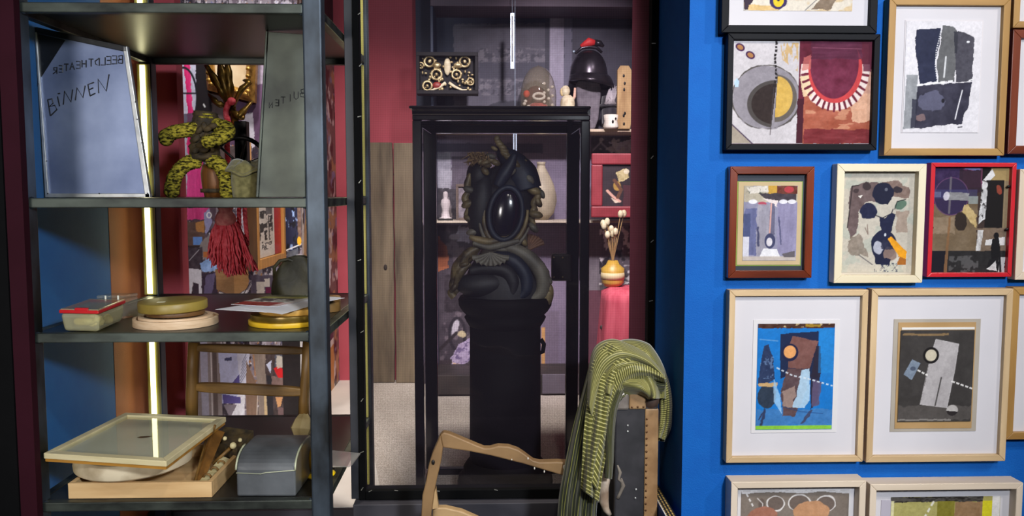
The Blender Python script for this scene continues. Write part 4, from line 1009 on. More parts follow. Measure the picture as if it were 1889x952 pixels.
# ornate shadow box on the cabinet corner
Y = YC - .02
xs0, xs1, zs0, zs1 = P(768, 140, Y - .07).x, P(882, 140, Y - .07).x, P(825, 173, Y - .07).z, P(825, 96, Y - .07).z
o = thing('ornament_box', 'dark shadow box crowded with brass rings and ornaments beside the upper cabinet shelf', 'shadow box', ((xs0 + xs1) / 2, Y - .07, zs0))
w, h = (xs1 - xs0) / 2, zs1 - zs0; dkf = M('dark_box_frame', '#0c090e', '#141016', .6, 0, 20, spec=.2); brass = M('brass_bits', '#7c6a48', '#d0bd92', .4, .5, 60, bump=.2); ivory = M('ivory_bits', '#b8a888', '#d8cdb0', .6, 0, 40); redb = M('red_bits', '#7a2420', '#94362e', .5)
box(-w, w, .045, .088, 0, h).build('back_board', dkf, o); box(-w, w, 0, .0448, 0, .016).build('frame_rail', dkf, o, bevel=.001); box(-w, w, 0, .0448, h - .016, h).build('frame_rail', dkf, o, bevel=.001)
box(-w, -w + .014, 0, .0448, .0162, h - .0162).build('frame_rail', dkf, o, bevel=.001); box(w - .014, w, 0, .0448, .0162, h - .0162).build('frame_rail', dkf, o, bevel=.001)
def bp(px, py): p = P(px, py, Y - .05); return Vector((p.x - o.location.x, .03, p.z - o.location.z))
for (x, y, r) in [(792, 113, 9), (857, 113, 9), (805, 137, 9), (842, 137, 8), (788, 158, 8), (776, 120, 5), (868, 150, 6)]:
    c = bp(x, y); rr = r * Y / 1504
    MB().tube([c + Vector((cos(a) * rr, 0, sin(a) * rr)) for a in [2 * pi * k / 18 for k in range(18)]], rr * .28, 6, True).build('brass_ring', brass, o, True)
    MB().ell(c, (rr * .4, .006, rr * .4), 8, 5).build('brass_stud', brass, o, True)
MB().ell(bp(825, 122), (.016, .012, .040), 12, 8).build('ivory_mount', ivory, o, True)
for s in (-1, 1):
    MB().tube([bp(825 + s * 3, 152), bp(825 + s * 14, 160), bp(825 + s * 28, 166), bp(825 + s * 36, 165)], [.007, .007, .005, .003], 8).build('ivory_tusk', ivory, o, True)
    MB().ell(bp(825 + s * 20, 120), (.022, .010, .014), 10, 6).build('brass_shell', brass, o, True)
MB().ell(bp(806, 157), (.022, .010, .016), 10, 6).build('red_velvet', redb, o, True)
mb = MB()
for k in range(70):
    mb.ell(bp(R.uniform(776, 872), R.uniform(104, 166)), (R.uniform(.004, .009), .006, R.uniform(.004, .009)), 7, 4)
mb.build('small_ornaments', brass, o, True, kind='stuff')
# clear slotted rulers hanging in front of the cabinet
alu = M('pale_strip', '#9fb2c8', '#c4d4e4', .3, .3, 30)
for (xa_, ya_, yb_, lab) in [(945, 24, 127, 'pale clear measuring strip hanging on a thread above the glass case'), (950, 244, 318, 'pale clear strip hanging lower, seen through the glass case')]:
    Y = YC - .06
    o = thing('hanging_strip', lab, 'strip', P(xa_, yb_, Y)); hh = P(xa_, ya_, Y).z - P(xa_, yb_, Y).z; ww = 3.6 * Y / 1504
    box(-ww, ww, -.002, .002, 0, hh).build('strip', alu, o, bevel=.001); MB().ell((0, -.003, .010), (.004, .002, .004), 10, 6).build('eyelet', M('eyelet', '#e8f0f8', rough=.2), o, True)
    box(-ww * .3, ww * .3, -.0028, -.002, .03, hh * .95).build('slot', iron, o)
    MB().tube([(0, 0, hh), (0, 0, 2.95 - o.location.z)], .0012, 5).build('thread', alu, o)
# things on the upper cabinet shelf
Y = YC + .09; zq = zsh1 + .001
def q_(px, py, dY=0): return P(px, py, Y + dY)
pxm = Y / 1504
o = thing('glass_dome', 'glass dome over a red velvet base with white blossoms', 'dome', (q_(993, 200).x, Y, zq))
zt0 = q_(993, 120).z - zq; rD = 33 * pxm
MB().lathe([(rD * .96, .02)] + [(rD * (1.0 if t < .45 else sqrt(max(0, 1 - ((t - .45) / .55) ** 2))), .02 + (zt0 - .02) * t) for t in [k / 14 for k in range(15)]], 32).build('dome_glass', glass('dome_glass', (.94, .93, .9, 1), .03, .22, C('#a89c84')), o, True, fix=False)
MB().lathe([(0, 0), (rD * 1.1, 0), (rD * 1.1, .018), (0, .018)], 28).build('base', iron, o, True)
MB().ell((0, 0, .088), (.055, .05, .046), 16, 8).build('velvet_cushion', M('red_velvet', '#8c2026', '#b03236', .9, 0, 30, sheen=.4), o, True); MB().ell((-.01, .03, .15), (.055, .03, .06), 14, 8).build('velvet_back', M('dark_velvet', '#3c1216', '#561c20', .9), o, True)
MB().ell((-.055, .0, .168), (.016, .014, .018), 10, 6).build('red_flower', M('red_petal', '#c03020', '#d8452c', .7), o, True)
wht = M('white_blossom', '#cfc6ba', '#e8e2d6', .7)
MB().tube([(.026 * cos(a), -.045 + .004 * sin(a), .152 + .014 * sin(a)) for a in [2 * pi * k / 14 for k in range(14)]], .007, 6, True).build('white_wreath', wht, o, True)
for k in range(9):
    MB().ell((.045 + .022 * sin(k * 2.1), -.03 + .01 * cos(k), .10 + k * .014), (.008, .008, .008), 8, 5).build('blossom', wht, o, True)
for k in range(4): MB().ell((-.058 + .012 * sin(k * 2), -.03, .095 + k * .012), (.009, .008, .008), 8, 5).build('blossom', wht, o, True)
# helmet on a grey stand
o = thing('helmet_stand', 'grey fabric bust stand carrying the dark helmet', 'stand', (q_(1085, 200).x, Y + .02, zq))
gy = M('grey_linen', '#5c565e', '#6e6870', .9, 0, 40, bump=.3)
zh = q_(1085, 148).z - zq; MB().rings([[(s * .052 + o_ * .0, d * .045, z) for s, d in ((-a, -1), (a, -1), (a, 1), (-a, 1))] for a, z, o_ in ((.55, 0, 0), (.9, .05, 0), (1.05, zh * .55, 0), (1.15, zh * .8, 0), (.95, zh * .99, 0))]).build('bust_block', gy, o, bevel=.012, bseg=3)
hx = q_(1086, 150).x
o = thing('fire_helmet', 'dark metal helmet with a red crest and flared brim on the grey stand', 'helmet', (hx, Y + .01, zq + zh))
hm = M('dark_helmet', '#2c272c', '#454048', .28, .7, 12); rH = 35 * pxm; hH = q_(1086, 94).z - q_(1086, 150).z
MB().lathe([(rH, 0)] + [(rH * cos(t) ** .8, .01 + (hH - .01) * sin(t)) for t in [pi / 2 * k / 12 for k in range(13)]], 32, sy=1.1).build('shell', hm, o, True)
MB().grid(lambda u, v: ((rH * (.98 + .42 * v * max(.08, cos(2 * pi * u - .3)))) * cos(2 * pi * u), 1.1 * rH * (.98 + .3 * v) * sin(2 * pi * u), .022 - .042 * v * v * (1 + .4 * cos(2 * pi * u))), 36, 5, True).build('brim', hm, o, True, solid=.004)
MB().tube([(-.066, -.02, hH * .86), (-.035, -.02, hH * 1.05), (0, -.02, hH * 1.09), (.035, -.02, hH * 1.06), (.06, -.02, hH * .9)], [.006, .008, .009, .008, .006], 8).build('comb', hm, o, True)
MB().tube([(-.04, -.02, hH * 1.10), (0, -.02, hH * 1.24), (.03, -.02, hH * 1.22)], [.008, .022, .012], 10).build('red_crest', M('red_crest', '#b81e22', '#d03030', .6), o, True)
MB().tube([(.026, -.02, hH * 1.22), (.05, -.02, hH * 1.20), (.068, -.02, hH * 1.10)], [.016, .014, .006], 10).build('crest_tip', hm, o, True)
MB().ell((-.072, -.02, hH * .93), (.006, .006, .006), 8, 5).build('rivet', alu, o, True)
# cream figurine
o = thing('cream_figurine', 'small cream figurine with a round head beside the grey stand', 'figurine', (q_(1047, 200, -.06).x, Y - .06, zq))
cz = lambda y: q_(1047, y, -.06).z - zq
MB().lathe([(0, 0), (.035, 0), (.03, .02), (.034, cz(190)), (.030, cz(182)), (.016, cz(176)), (0, cz(175))], 18).build('body', ivory, o, True); MB().ell((-.01, 0, cz(168)), (.022, .02, .026), 14, 8).build('head', ivory, o, True); MB().ell((-.026, -.002, cz(170)), (.010, .010, .020), 8, 6).build('hair', M('pale_hair', '#c8b07c', '#d8c290', .8), o, True)
MB().tube([(.02, 0, cz(188)), (.032, 0, cz(178)), (.034, 0, cz(162))], [.008, .007, .005], 8).build('raised_arm', M('pink_clay', '#c8a08c', '#d8b09c', .6), o, True)
# hats, white cup, spotted board
o = thing('black_top_hat', 'black hat lying brim down beside the spotted wooden board', 'hat', (q_(1124, 232).x, Y, zq)); fl = M('black_felt', '#1c1a20', '#2a272e', .9, 0, 40, sheen=.3)
MB().lathe([(0, 0), (.044, 0), (.046, .006), (.034, .012), (.036, .09), (.034, .105), (0, .107)], 30).build('crown', fl, o, True); MB().lathe([(.0355, .014), (.037, .03), (.032, .03)], 30).build('hat_band', cab_dark, o, True)
o = thing('grey_feather_hat', 'grey hat trimmed with pale feathers on top of the black hat', 'hat', (q_(1122, 195, 0).x, Y, zq + .108))
MB().lathe([(0, 0), (.044, 0), (.046, .006), (.034, .016), (.030, .05), (0, .058)], 26).build('crown', fl, o, True)
for k in range(14): MB().tube([(R.uniform(-.02, .03), -.035, .01), (.008 + R.uniform(-.02, .02), -.042, .045), (.02 + R.uniform(-.02, .02), -.035, .08 + R.uniform(0, .02))], [.007, .006, .002], 6).build('feather', M('feather', '#8c868c', '#b0a8ac', .9) if k == 0 else bpy.data.materials['feather'], o, True)
o = thing('white_cup', 'small white spotted cup in front of the black hat', 'cup', (q_(1128, 232, -.11).x, Y - .09, zq))
MB().lathe([(0, 0), (.030, 0), (.036, .01), (.030, .035), (.034, .062), (.030, .064), (.025, .036), (0, .02)], 22).build('cup_body', wht, o, True); MB().ell((.004, -.034, .03), (.005, .003, .008), 8, 5).build('dark_spot', iron, o, True); MB().ell((.018, -.030, .045), (.004, .003, .005), 8, 5).build('dark_spot', iron, o, True)
o = thing('spotted_board', 'tan wooden board with chamfered top and dark holes standing on the cabinet shelf', 'board', (q_(1150, 232, -.08).x, Y - .085, zq)); ww = 12.5 * pxm; hh = q_(1150, 122, -.08).z - zq
tanb = M('tan_board', '#8a6a42', '#a88a5e', .7, 0, 30, (1, 1, .3), .15)
MB().prism([(-ww * .9, 0), (ww * .9, 0), (ww, .02), (ww, hh - .02), (ww * .6, hh), (-ww * .6, hh), (-ww, hh - .02), (-ww, .02)], -.01, .01).build('board', tanb, o, bevel=.001)
for dz in (.022, .06, .07, hh * .62, hh * .72, hh * .84): MB().ell((R.uniform(-.004, .004), -.0105, dz), (.005, .002, .008), 8, 5).build('peg_hole', iron, o, True)
# dark mounds behind the glass case top
for (x, r, hgt, lab) in [(926, .072, .060, 'low dark dome-shaped hat left of the glass dome'), (880, .04, .05, 'small grey rounded hat beside the low dark hat')]:
    o = thing('bowler_hat', lab, 'hat', (q_(x, 200).x, Y + .06, zq)); MB().lathe([(0, 0), (r, 0), (r * 1.03, .006), (r * .74, .012), (r * .66, hgt * .8), (r * .4, hgt * 1.4), (0, hgt * 1.5)], 28).build('crown', fl if x > 920 else gy, o, True)
    MB().lathe([(r * .75, .013), (r * .74, .03), (r * .7, .03)], 28).build('hat_band', cab_dark, o, True)
# second shelf: big vase, red framed picture, small frame, bottle
Y = YC + .12
o = thing('stoneware_vase', 'tall beige bottle-necked vase on the lower cabinet shelf', 'vase', (P(998, 404, Y).x, Y, zsh2 + .0005)); hv = P(993, 299, Y).z - zsh2; rv_ = 29 * Y / 1504
MB().lathe([(0, 0), (rv_ * .45, 0), (rv_ * .82, hv * .12), (rv_, hv * .32), (rv_ * .97, hv * .44), (rv_ * .80, hv * .62), (rv_ * .52, hv * .78), (rv_ * .28, hv * .90), (rv_ * .24, hv * .96), (rv_ * .30, hv), (rv_ * .2, hv), (rv_ * .18, hv * .94), (0, hv * .92)], 32).build('vase_body', M('stoneware', '#8f8470', '#b0a48c', .6, 0, 14, bump=.1), o, True)
MB().lathe([(rv_ * .25, hv * .945), (rv_ * .28, hv * .955), (rv_ * .25, hv * .965)], 24).build('neck_ring', M('stoneware_ring', '#8a7e6a', rough=.5), o, True)
rframe = M('red_lacquer', '#7a1f28', '#93303a', .5, 0, 12)
Y = YC - .006
xa_, xb_, za_, zb_ = P(1090, 340, Y).x, P(1090, 340, Y).x + .33, P(1130, 401, Y).z, P(1130, 283, Y).z
o = thing('red_framed_picture', 'wide dull red frame around a dark still life in the grey cabinet', 'picture', ((xa_ + xb_) / 2, Y, za_)); w, h, fw_ = (xb_ - xa_) / 2, zb_ - za_, .052
for (x0, x1, z0, z1) in ((-w, w, 0, fw_), (-w, w, h - fw_, h), (-w, -w + fw_, fw_ + .0004, h - fw_ - .0004), (w - fw_, w, fw_ + .0004, h - fw_ - .0004)): box(x0, x1, -.022, 0, z0, z1).build('frame_rail', rframe, o, bevel=.006)
A = Art(1105, 298, 1190, 384, (40, 30, 34), 1, 8); A.rect(1106, 300, 1190, 384, (44, 34, 40), 1, 0, 12, (20, 20)); A.poly([(1130, 312), (1146, 304), (1152, 326), (1134, 334)], (178, 164, 120), 1, 3, 40); A.ell(1147, 312, 5, 5, (206, 196, 170)); A.ell(1131, 342, 7, 10, (160, 126, 60), 1, 0, 2)
A.line([(1114, 352), (1124, 364), (1136, 374)], 5, (206, 160, 144)); A.line([(1126, 330), (1138, 350), (1132, 366)], 6, (94, 62, 46)); A.rect(1142, 340, 1158, 384, (70, 36, 44), 1, 2); A.poly([(1120, 366), (1136, 376), (1128, 378)], (206, 190, 170)); A.rect(1160, 300, 1190, 384, (58, 50, 58), .8)
A.mesh('canvas', back_print, o, lambda u, v: (-w + fw_ + 2 * (w - fw_) * u, 0 * u - .006, h - fw_ - (h - 2 * fw_) * v))
Y = YC + .06
o = thing('small_photo_frame', 'small dark frame with pale photo standing on the lower cabinet shelf, left of the bust', 'frame', (P(857, 404, Y).x, Y, zsh2 + .0005)); hf = P(857, 340, Y).z - zsh2
for (x0, x1, z0, z1) in ((-.04, .04, 0, .012), (-.04, .04, hf - .012, hf), (-.04, -.028, .0122, hf - .0122), (.028, .04, .0122, hf - .0122)): box(x0, x1, -.008, .008, z0, z1).build('frame_rail', M('thin_frame', '#4a3c34', '#62524a', .5) if z0 == 0 else bpy.data.materials['thin_frame'], o, bevel=.001)
box(-.028, .028, .002, .006, .012, hf - .012).build('photo', M('grey_photo', '#5c545c', '#8a8088', .6, 0, 30), o)
o = thing('pale_statuette', 'pale statuette at the left end of the lower cabinet shelf', 'statuette', (P(822, 404, Y).x, Y, zsh2 + .0005)); stt = M('pale_plaster', '#a49a9c', '#bcb2b2', .7)
MB().lathe([(0, 0), (.03, 0), (.03, .012), (.02, .016), (.016, .045), (.024, .075), (.020, .095), (.009, .103), (.013, .118), (.010, .132), (0, .136)], 18).build('figure_body', stt, o, True); box(-.034, .034, -.03, .03, -.0002, .010).build('plinth', iron, o, bevel=.002)
# table with red cloth and yellow vase, right of the glass case
clothr = M('pink_red_cloth', '#b03a4e', '#cc5a6c', .85, 0, 26, (1, 1, .15), .15)
Y = YC - .20; zt_ = P(1140, 531, Y).z; xt0 = P(1109, 531, Y).x
o = thing('cloth_table', 'low table under a pinkish red cloth against the cabinet right of the glass case', 'table', (xt0 + .20, Y, ZC)); hT2 = zt_ - ZC
def tcl(u, v):
    a = 2 * pi * u; sg = lambda q, e: math.copysign(abs(q) ** e, q)
    r = 1.0 + (.20 + .045 * sin(9 * a + .5)) * max(0, v - .12) if v > .12 else v / .12
    return (.19 * r * sg(cos(a), .5), .14 * r * sg(sin(a), .5), hT2 - max(0, v - .12) / .88 * (hT2 - .012) - (.004 if v > .1 else 0))
MB().grid(tcl, 72, 20, True).build('cloth', clothr, o, True, solid=.003)
for (sx, sy) in ((-1, -1), (1, -1), (1, 1), (-1, 1)): MB().tube([(sx * .15, sy * .10, 0), (sx * .15, sy * .10, hT2 - .02)], .014, 8).build('leg', cab_dark, o)
for (x, y) in [(1153, 546), (1111, 604)]: MB().ell(P(x, y, Y - .035) - o.location, (.011, .004, .011), 12, 6).build('button', cab_dark, o, True)
o = thing('yellow_vase', 'small yellow vase with dried white flowers on the red cloth table', 'vase', (P(1130, 528, Y + .05).x, Y + .05, zt_ - .001)); yv = M('yellow_glaze', '#b08a34', '#d0ac50', .4); hz = P(1130, 480, Y + .05).z - zt_
MB().lathe([(0, .003), (.035, .003), (.05, .02), (.052, hz * .7), (.03, hz * .85), (.022, hz), (.018, hz), (0, hz * .9)], 24).build('vase_body', yv, o, True); MB().lathe([(.0525, .035), (.054, .05), (.0525, .065)], 24).build('label_band', M('pale_band', '#c8b890', rough=.6), o, True)
for k in range(9):
    a = R.uniform(-.6, .6); l = R.uniform(.10, .21); tip = Vector((sin(a) * l * .5 - .01, R.uniform(-.02, .02), hz + l))
    MB().tube([(0, 0, hz - .01), tip * .5 + Vector((0, 0, hz * .5)), tip], .002, 5).build('stem', tanb, o); MB().ell(tip, (.013, .012, .018), 8, 6).build('flower_head', ivory, o, True)

# ================================================================== glass case with pedestal and bust
YV, YV2 = 2.36, 2.73
lac = M('black_lacquer', '#0a090b', '#121013', .16, 0, 10, coat=.5, spec=.5)
vx0, vx1 = P(763, 500, YV).x, P(1087, 500, YV).x; vzt = P(925, 212, YV).z
o = thing('glass_case', 'tall black lacquered display case with glass panes and a moulded cornice', 'display case', ((vx0 + vx1) / 2, YV, ZC)); vo = o.location; W2 = (vx1 - vx0) / 2; H = vzt - ZC; D = YV2 - YV
def vb(x0, x1, y0, y1, z0, z1, name, mat=lac, bev=.003): return box(x0, x1, y0, y1, z0, z1).build(name, mat, o, bevel=bev)
fw1 = 17 * YV / 1504; bx0, bx1 = P(784, 500, YV2).x - vo.x, P(1066, 500, YV2).x - vo.x; bw1 = 23 * YV2 / 1504
zrt = P(925, 222, YV).z - ZC
for s in (-1, 1): vb(min(s * W2, s * (W2 - fw1)), max(s * W2, s * (W2 - fw1)), 0, .028, 0, zrt, 'front_stile')
vb(-W2, W2, 0, .028, zrt, H, 'front_rail'); vb(-W2 + fw1, W2 - fw1, 0, .028, 0, .075, 'front_rail')
zb1, zb0 = P(925, 226, YV2).z - ZC, P(925, 247, YV2).z - ZC; zbb = P(925, 871, YV2).z - ZC
vb(bx0, bx0 + bw1, D - .03, D, .02, zb1, 'back_stile'); vb(bx1 - bw1, bx1, D - .03, D, .02, zb1, 'back_stile'); vb(bx0 + bw1, bx1 - bw1, D - .03, D, zb0, zb1, 'back_rail'); vb(bx0 + bw1, bx1 - bw1, D - .03, D, .02, zbb, 'back_rail')
vb(bx0 + bw1 - .002, bx1 - bw1 + .002, D - .034, D - .03, zbb - .012, zbb - .002, 'bead', M('brown_bead', '#4a3324', '#5e4432', .4), .001)
vb(bx0 + bw1, bx1 - bw1, D - .034, D - .03, zb1 - .012, zb1 - .004, 'bead', M('brown_lacquer_edge', '#5a4638', '#74604e', .2), .001)
for s in (-1, 1):                                           # side rails joining front and back
    xa_ = s * (W2 - fw1 / 2); xb_ = bx0 + bw1 / 2 if s < 0 else bx1 - bw1 / 2
    for z0, z1 in ((0.0, .03), (H - .035, H)):
        MB().hexa([(xa_ - .012, .028, z0), (xa_ + .012, .028, z0), (xb_ + .012, D - .03, z0), (xb_ - .012, D - .03, z0), (xa_ - .012, .028, z1), (xa_ + .012, .028, z1), (xb_ + .012, D - .03, z1), (xb_ - .012, D - .03, z1)]).build('side_rail', lac, o, bevel=.002)
MB().hexa([(-W2, 0, H + .0005), (W2, 0, H + .0005), (bx1, D, H + .0005), (bx0, D, H + .0005), (-W2, 0, H + .02), (W2, 0, H + .02), (bx1, D, H + .02), (bx0, D, H + .02)]).build('top_board', lac, o)
cx0, cx1 = P(755, 200, YV).x - vo.x, P(1089, 200, YV).x - vo.x; ch = P(925, 196, YV).z - P(925, 213, YV).z
pr = [(0, 0), (-.004, .004), (-.006, ch * .45), (-.016, ch * .62), (-.018, ch), (.03, ch), (.03, 0)]
MB().rings([[(x, y, H - .002 + z) for y, z in pr] for x in (cx0 + .008, cx0 + .012, cx1 - .012, cx1 - .008)]).build('cornice', lac, o, bevel=.002); vb(cx0 + .0, cx1, -.019, .03, H + ch * .68 - .002, H + ch - .002, 'cornice_cap', lac, .004)
gcase = glass('case_glass', (.97, .97, .98, 1), .01, 0, refl=.8)
MB().add([(-W2 + fw1, .014, .075), (W2 - fw1, .014, .075), (W2 - fw1, .014, zrt), (-W2 + fw1, .014, zrt)], [(0, 1, 2, 3)]).build('glass_pane', gcase, o)
MB().add([(bx0 + bw1, D - .015, zbb), (bx1 - bw1, D - .015, zbb), (bx1 - bw1, D - .015, zb0), (bx0 + bw1, D - .015, zb0)], [(0, 1, 2, 3)]).build('glass_pane', gcase, o)
l0, l1 = P(1017, 518, YV2 - .05), P(1044, 468, YV2 - .05)
lt = vb(l0.x - vo.x, l1.x - vo.x + .02, D - .062, D - .0305, l0.z - ZC, l1.z - ZC, 'lock_case', M('dark_lock', '#171211', '#241c1a', .4, .3), .006)
for (x, y) in [(1022, 475), (1038, 475), (1022, 511), (1038, 511)]: MB().ell(P(x, y, YV2 - .0625) - vo, (.003, .002, .003), 8, 5).build('screw', brass, lt, True)
# pedestal
YQ = 2.56; pm = YQ / 1504
ped = M('black_pedestal', '#050505', '#090808', .75, 0, 14, bump=.1, spec=.12)
cxp = P(932, 700, YQ).x
o = thing('pedestal', 'black turned column pedestal inside the glass case', 'pedestal', (cxp, YQ, ZC))
zz = lambda y: P(932, y, YQ).z - ZC
box(-90 * pm, 90 * pm, -90 * pm, 90 * pm, 0, zz(893)).build('base_block', ped, o, bevel=.004)
MB().lathe([(0, zz(893)), (86 * pm, zz(893)), (90 * pm, zz(886)), (88 * pm, zz(876)), (80 * pm, zz(870)), (76 * pm, zz(866)), (79 * pm, zz(860)), (74 * pm, zz(852)), (68 * pm, zz(845)), (0, zz(845))], 48).build('base_moulding', ped, o, True)
MB().lathe([(0, zz(845)), (67 * pm, zz(845)), (66 * pm, zz(600)), (0, zz(600))], 48).build('shaft', ped, o, True)
MB().lathe([(0, zz(600)), (67 * pm, zz(600)), (72 * pm, zz(592)), (76 * pm, zz(584)), (72 * pm, zz(580)), (80 * pm, zz(572)), (86 * pm, zz(562)), (87 * pm, zz(552)), (84 * pm, zz(546)), (0, zz(546))], 48).build('capital', ped, o, True)
MB().tube([(66 * pm, -.01, zz(625)), (72 * pm, -.012, zz(634)), (70 * pm, -.012, zz(648)), (64 * pm, -.01, zz(650))], .007, 8).build('side_knob', ped, o, True)
# the bust: scrolls, shell, cartouche, crest
bz = ZC + zz(546)
o = thing('carved_bust', 'dark baroque carved bust with an oval glass cartouche on the black pedestal', 'sculpture', (cxp, YQ, bz + .0005))
bd = M('bust_dark', '#0c0d12', '#1e2026', .6, .1, 12, bump=.3, bscale=40); bo = M('bust_ochre', '#352b1c', '#84744f', .5, .1, 20, bump=.4, bscale=60); bb = M('bust_blue', '#0a1120', '#182438', .55, .1, 10, bump=.2); gr = M('bust_grey', '#403d36', '#6c685c', .55, 0, 14, bump=.3)
def L(px, py, d=0): p = P(px, py, YQ + d); return p - o.location
def bt_(pts, r, name, mat, n=10, d=-.02, flat=1): return MB().tube(catmull([L(x, y, d) for x, y in pts], len(pts) * 6), [k for k in np.interp(np.linspace(0, 1, len(pts) * 6), np.linspace(0, 1, len(r)), r)] if hasattr(r, '__len__') else r, n, flat=flat).build(name, mat, o, True)
MB().grid(lambda u, v: ((.130 * (1 - .42 * v ** 2.2) * (1 + .05 * sin(6 * pi * u * 2))) * cos(2 * pi * u), .095 * (1 - .35 * v * v) * sin(2 * pi * u), .138 * v), 44, 12, True).build('shoulder_body', bd, o, True)
MB().lathe([(0, .126), (.085, .126), (.075, .15), (.068, .20), (.09, .25), (.0, .27)], 32, sy=.8).build('neck', gr, o, True)
# sweeping scrolls over the shoulder
bt_([(872, 452), (905, 448), (945, 458), (978, 478), (1000, 508), (998, 540), (970, 556)], [.010, .014, .018, .024, .024, .020, .012], 'scroll', gr, 14, -.062)
bt_([(884, 482), (918, 474), (948, 482), (968, 506), (970, 534), (954, 552)], [.010, .018, .022, .022, .020, .012], 'scroll', bb, 14, -.074)
bt_([(866, 500), (900, 494), (932, 500), (946, 520), (944, 546)], [.012, .020, .022, .020, .012], 'scroll', bd, 14, -.080)
MB().ell(L(892, 524, -.05), (.085, .05, .042), 24, 12, Matrix.Rotation(-.06, 3, 'Y')).build('shoulder_roll', bd, o, True)
bt_([(838, 520), (846, 494), (866, 470), (884, 456)], [.012, .022, .020, .008], 'scroll', bo, 12, -.05)
for pts, r in [([(1000, 520), (1010, 540), (1005, 556), (988, 552)], [.012, .02, .018, .01]), ([(845, 540), (836, 528), (842, 512), (856, 518)], [.010, .014, .014, .008]), ([(838, 548), (832, 540), (838, 530)], [.012, .012, .006])]: bt_(pts, r, 'volute', bo, 10, -.05)
for k in range(9):                                          # scallop shell
    a = radians(-62 + k * 15.5); bt_([(905, 466), (905 + sin(a) * 22, 466 + cos(a) * 16), (905 + sin(a) * 38, 464 + cos(a) * 26)], [.003, .007, .009], 'shell_rib', gr, 8, -.105)
bt_([(866, 436), (880, 442), (905, 446), (930, 440), (952, 432)], [.006, .012, .014, .012, .006], 'collar_fold', bo, 10, -.075); bt_([(872, 448), (900, 456), (930, 450), (958, 444)], [.006, .010, .012, .006], 'collar_fold', gr, 10, -.08)
# head mass with two lobes, oval cartouche and a rising crest
MB().ell(L(930, 378, .01), (.098, .08, .128), 30, 18).build('head_body', bd, o, True)
MB().ell(L(888, 380, -.02), (.046, .06, .108), 22, 14, Matrix.Rotation(.08, 3, 'Y')).build('cheek', bd, o, True)
MB().ell(L(884, 324, -.01), (.040, .05, .050), 18, 12).build('brow_lobe', bd, o, True)
bt_([(970, 350), (962, 322), (946, 300), (930, 284), (920, 268)], [.050, .050, .040, .026, .012], 'crest_body', bb, 16, -.015)
oc2 = L(933, 394, -.084); Rr = Matrix.Rotation(radians(8), 3, 'Y')
MB().tube([oc2 + Rr @ Vector((.050 * cos(a), .004 * cos(a), .080 * sin(a))) for a in [2 * pi * k / 40 for k in range(40)]], .0085, 8, True).build('oval_rim', bb, o, True)
MB().ell(oc2, (.042, .014, .070), 28, 16, Rr).build('oval_cabochon', M('dark_purple_glass', '#0c0a1a', '#1a1430', .16, 0, 5, coat=.6), o, True)
MB().tube([oc2 + Rr @ Vector((.066 * cos(a), .012, .098 * sin(a))) for a in [radians(165) + 1.15 * pi * k / 30 for k in range(31)]], [.004 + .006 * sin(pi * k / 30) for k in range(31)], 8).build('lower_scroll', bo, o, True)
MB().tube([oc2 + Rr @ Vector((.080 * cos(a), .016, .110 * sin(a))) for a in [radians(190) + .85 * pi * k / 30 for k in range(31)]], [.003 + .006 * sin(pi * k / 30) for k in range(31)], 8).build('lower_scroll', gr, o, True)
bt_([(918, 344), (930, 322), (942, 302), (950, 284)], [.016, .022, .018, .008], 'blue_plume', bb, 10, -.07)
for (x, y, r, a) in [(985, 352, .020, .4), (992, 372, .016, 1.0), (988, 396, .018, .2), (984, 420, .016, .8), (866, 350, .016, .3), (864, 376, .018, -.4), (866, 404, .016, .5), (872, 428, .016, -.2), (976, 330, .018, .9), (962, 316, .016, .2), (1000, 358, .012, 1.2), (900, 446, .014, .2), (966, 446, .014, .9), (952, 306, .014, -.5)]:
    MB().ell(L(x, y, -.035 + R.uniform(-.02, .01)), (r * 1.3, r, r * .7), 10, 6, Matrix.Rotation(a, 3, 'Y')).build('acanthus_lobe', bo if R.random() < .55 else gr, o, True)
# crest horn with ridges, tuft, side leaves
for k in range(9):
    t = k / 8; x, y = [(950, 302), (946, 296), (938, 290), (932, 284), (930, 278), (927, 272), (922, 266), (919, 261), (917, 256)][k]
    MB().ell(L(x, y, -.05), (.022 - .012 * t, .018 - .009 * t, .010), 12, 6, Matrix.Rotation(.6 - .3 * t, 3, 'Y')).build('crest_ridge', bo, o, True)
for (x, y, a) in [(886, 298, .5), (898, 304, .2), (905, 296, -.3), (914, 300, .4), (895, 316, .8), (940, 310, .3)]: MB().ell(L(x, y, -.06), (.016, .012, .010), 10, 6, Matrix.Rotation(a, 3, 'Y')).build('acanthus_lobe', bo, o, True)
mb = MB()
for k in range(170):
    x, y = R.uniform(862, 905), R.uniform(280, 300); a = R.uniform(-2.6, -.2); l = R.uniform(8, 26)
    mb.tube([L(885 + (x - 885) * .5, 297, -.055), L(x, y, -.06 + R.uniform(-.02, .02)), L(x + cos(a) * l * .6 - 4, y - sin(a) * l * .25 + R.uniform(-4, 8), -.06 + R.uniform(-.03, .03))], [.0018, .0014, .0006], 4)
mb.build('hair_tuft', M('straw_tuft', '#6c5436', '#a4875e', .9, 0, 60), o, kind='stuff')
for pts, r in [([(962, 300), (968, 310), (962, 322), (978, 326), (990, 334)], [.006, .014, .014, .012, .003]), ([(955, 316), (966, 326), (978, 338), (998, 349)], [.010, .012, .010, .002]), ([(972, 296), (966, 300), (974, 310)], [.003, .010, .008]), ([(984, 350), (992, 362), (984, 376), (990, 390)], [.006, .012, .010, .006]), ([(986, 384), (980, 400), (986, 420)], [.01, .012, .006]), ([(868, 320), (862, 340), (866, 360)], [.006, .012, .008]), ([(866, 352), (858, 366), (866, 382), (858, 398)], [.008, .012, .012, .006])]: bt_(pts, r, 'leaf_scroll', bo if R.random() < .7 else bd, 9, -.04)
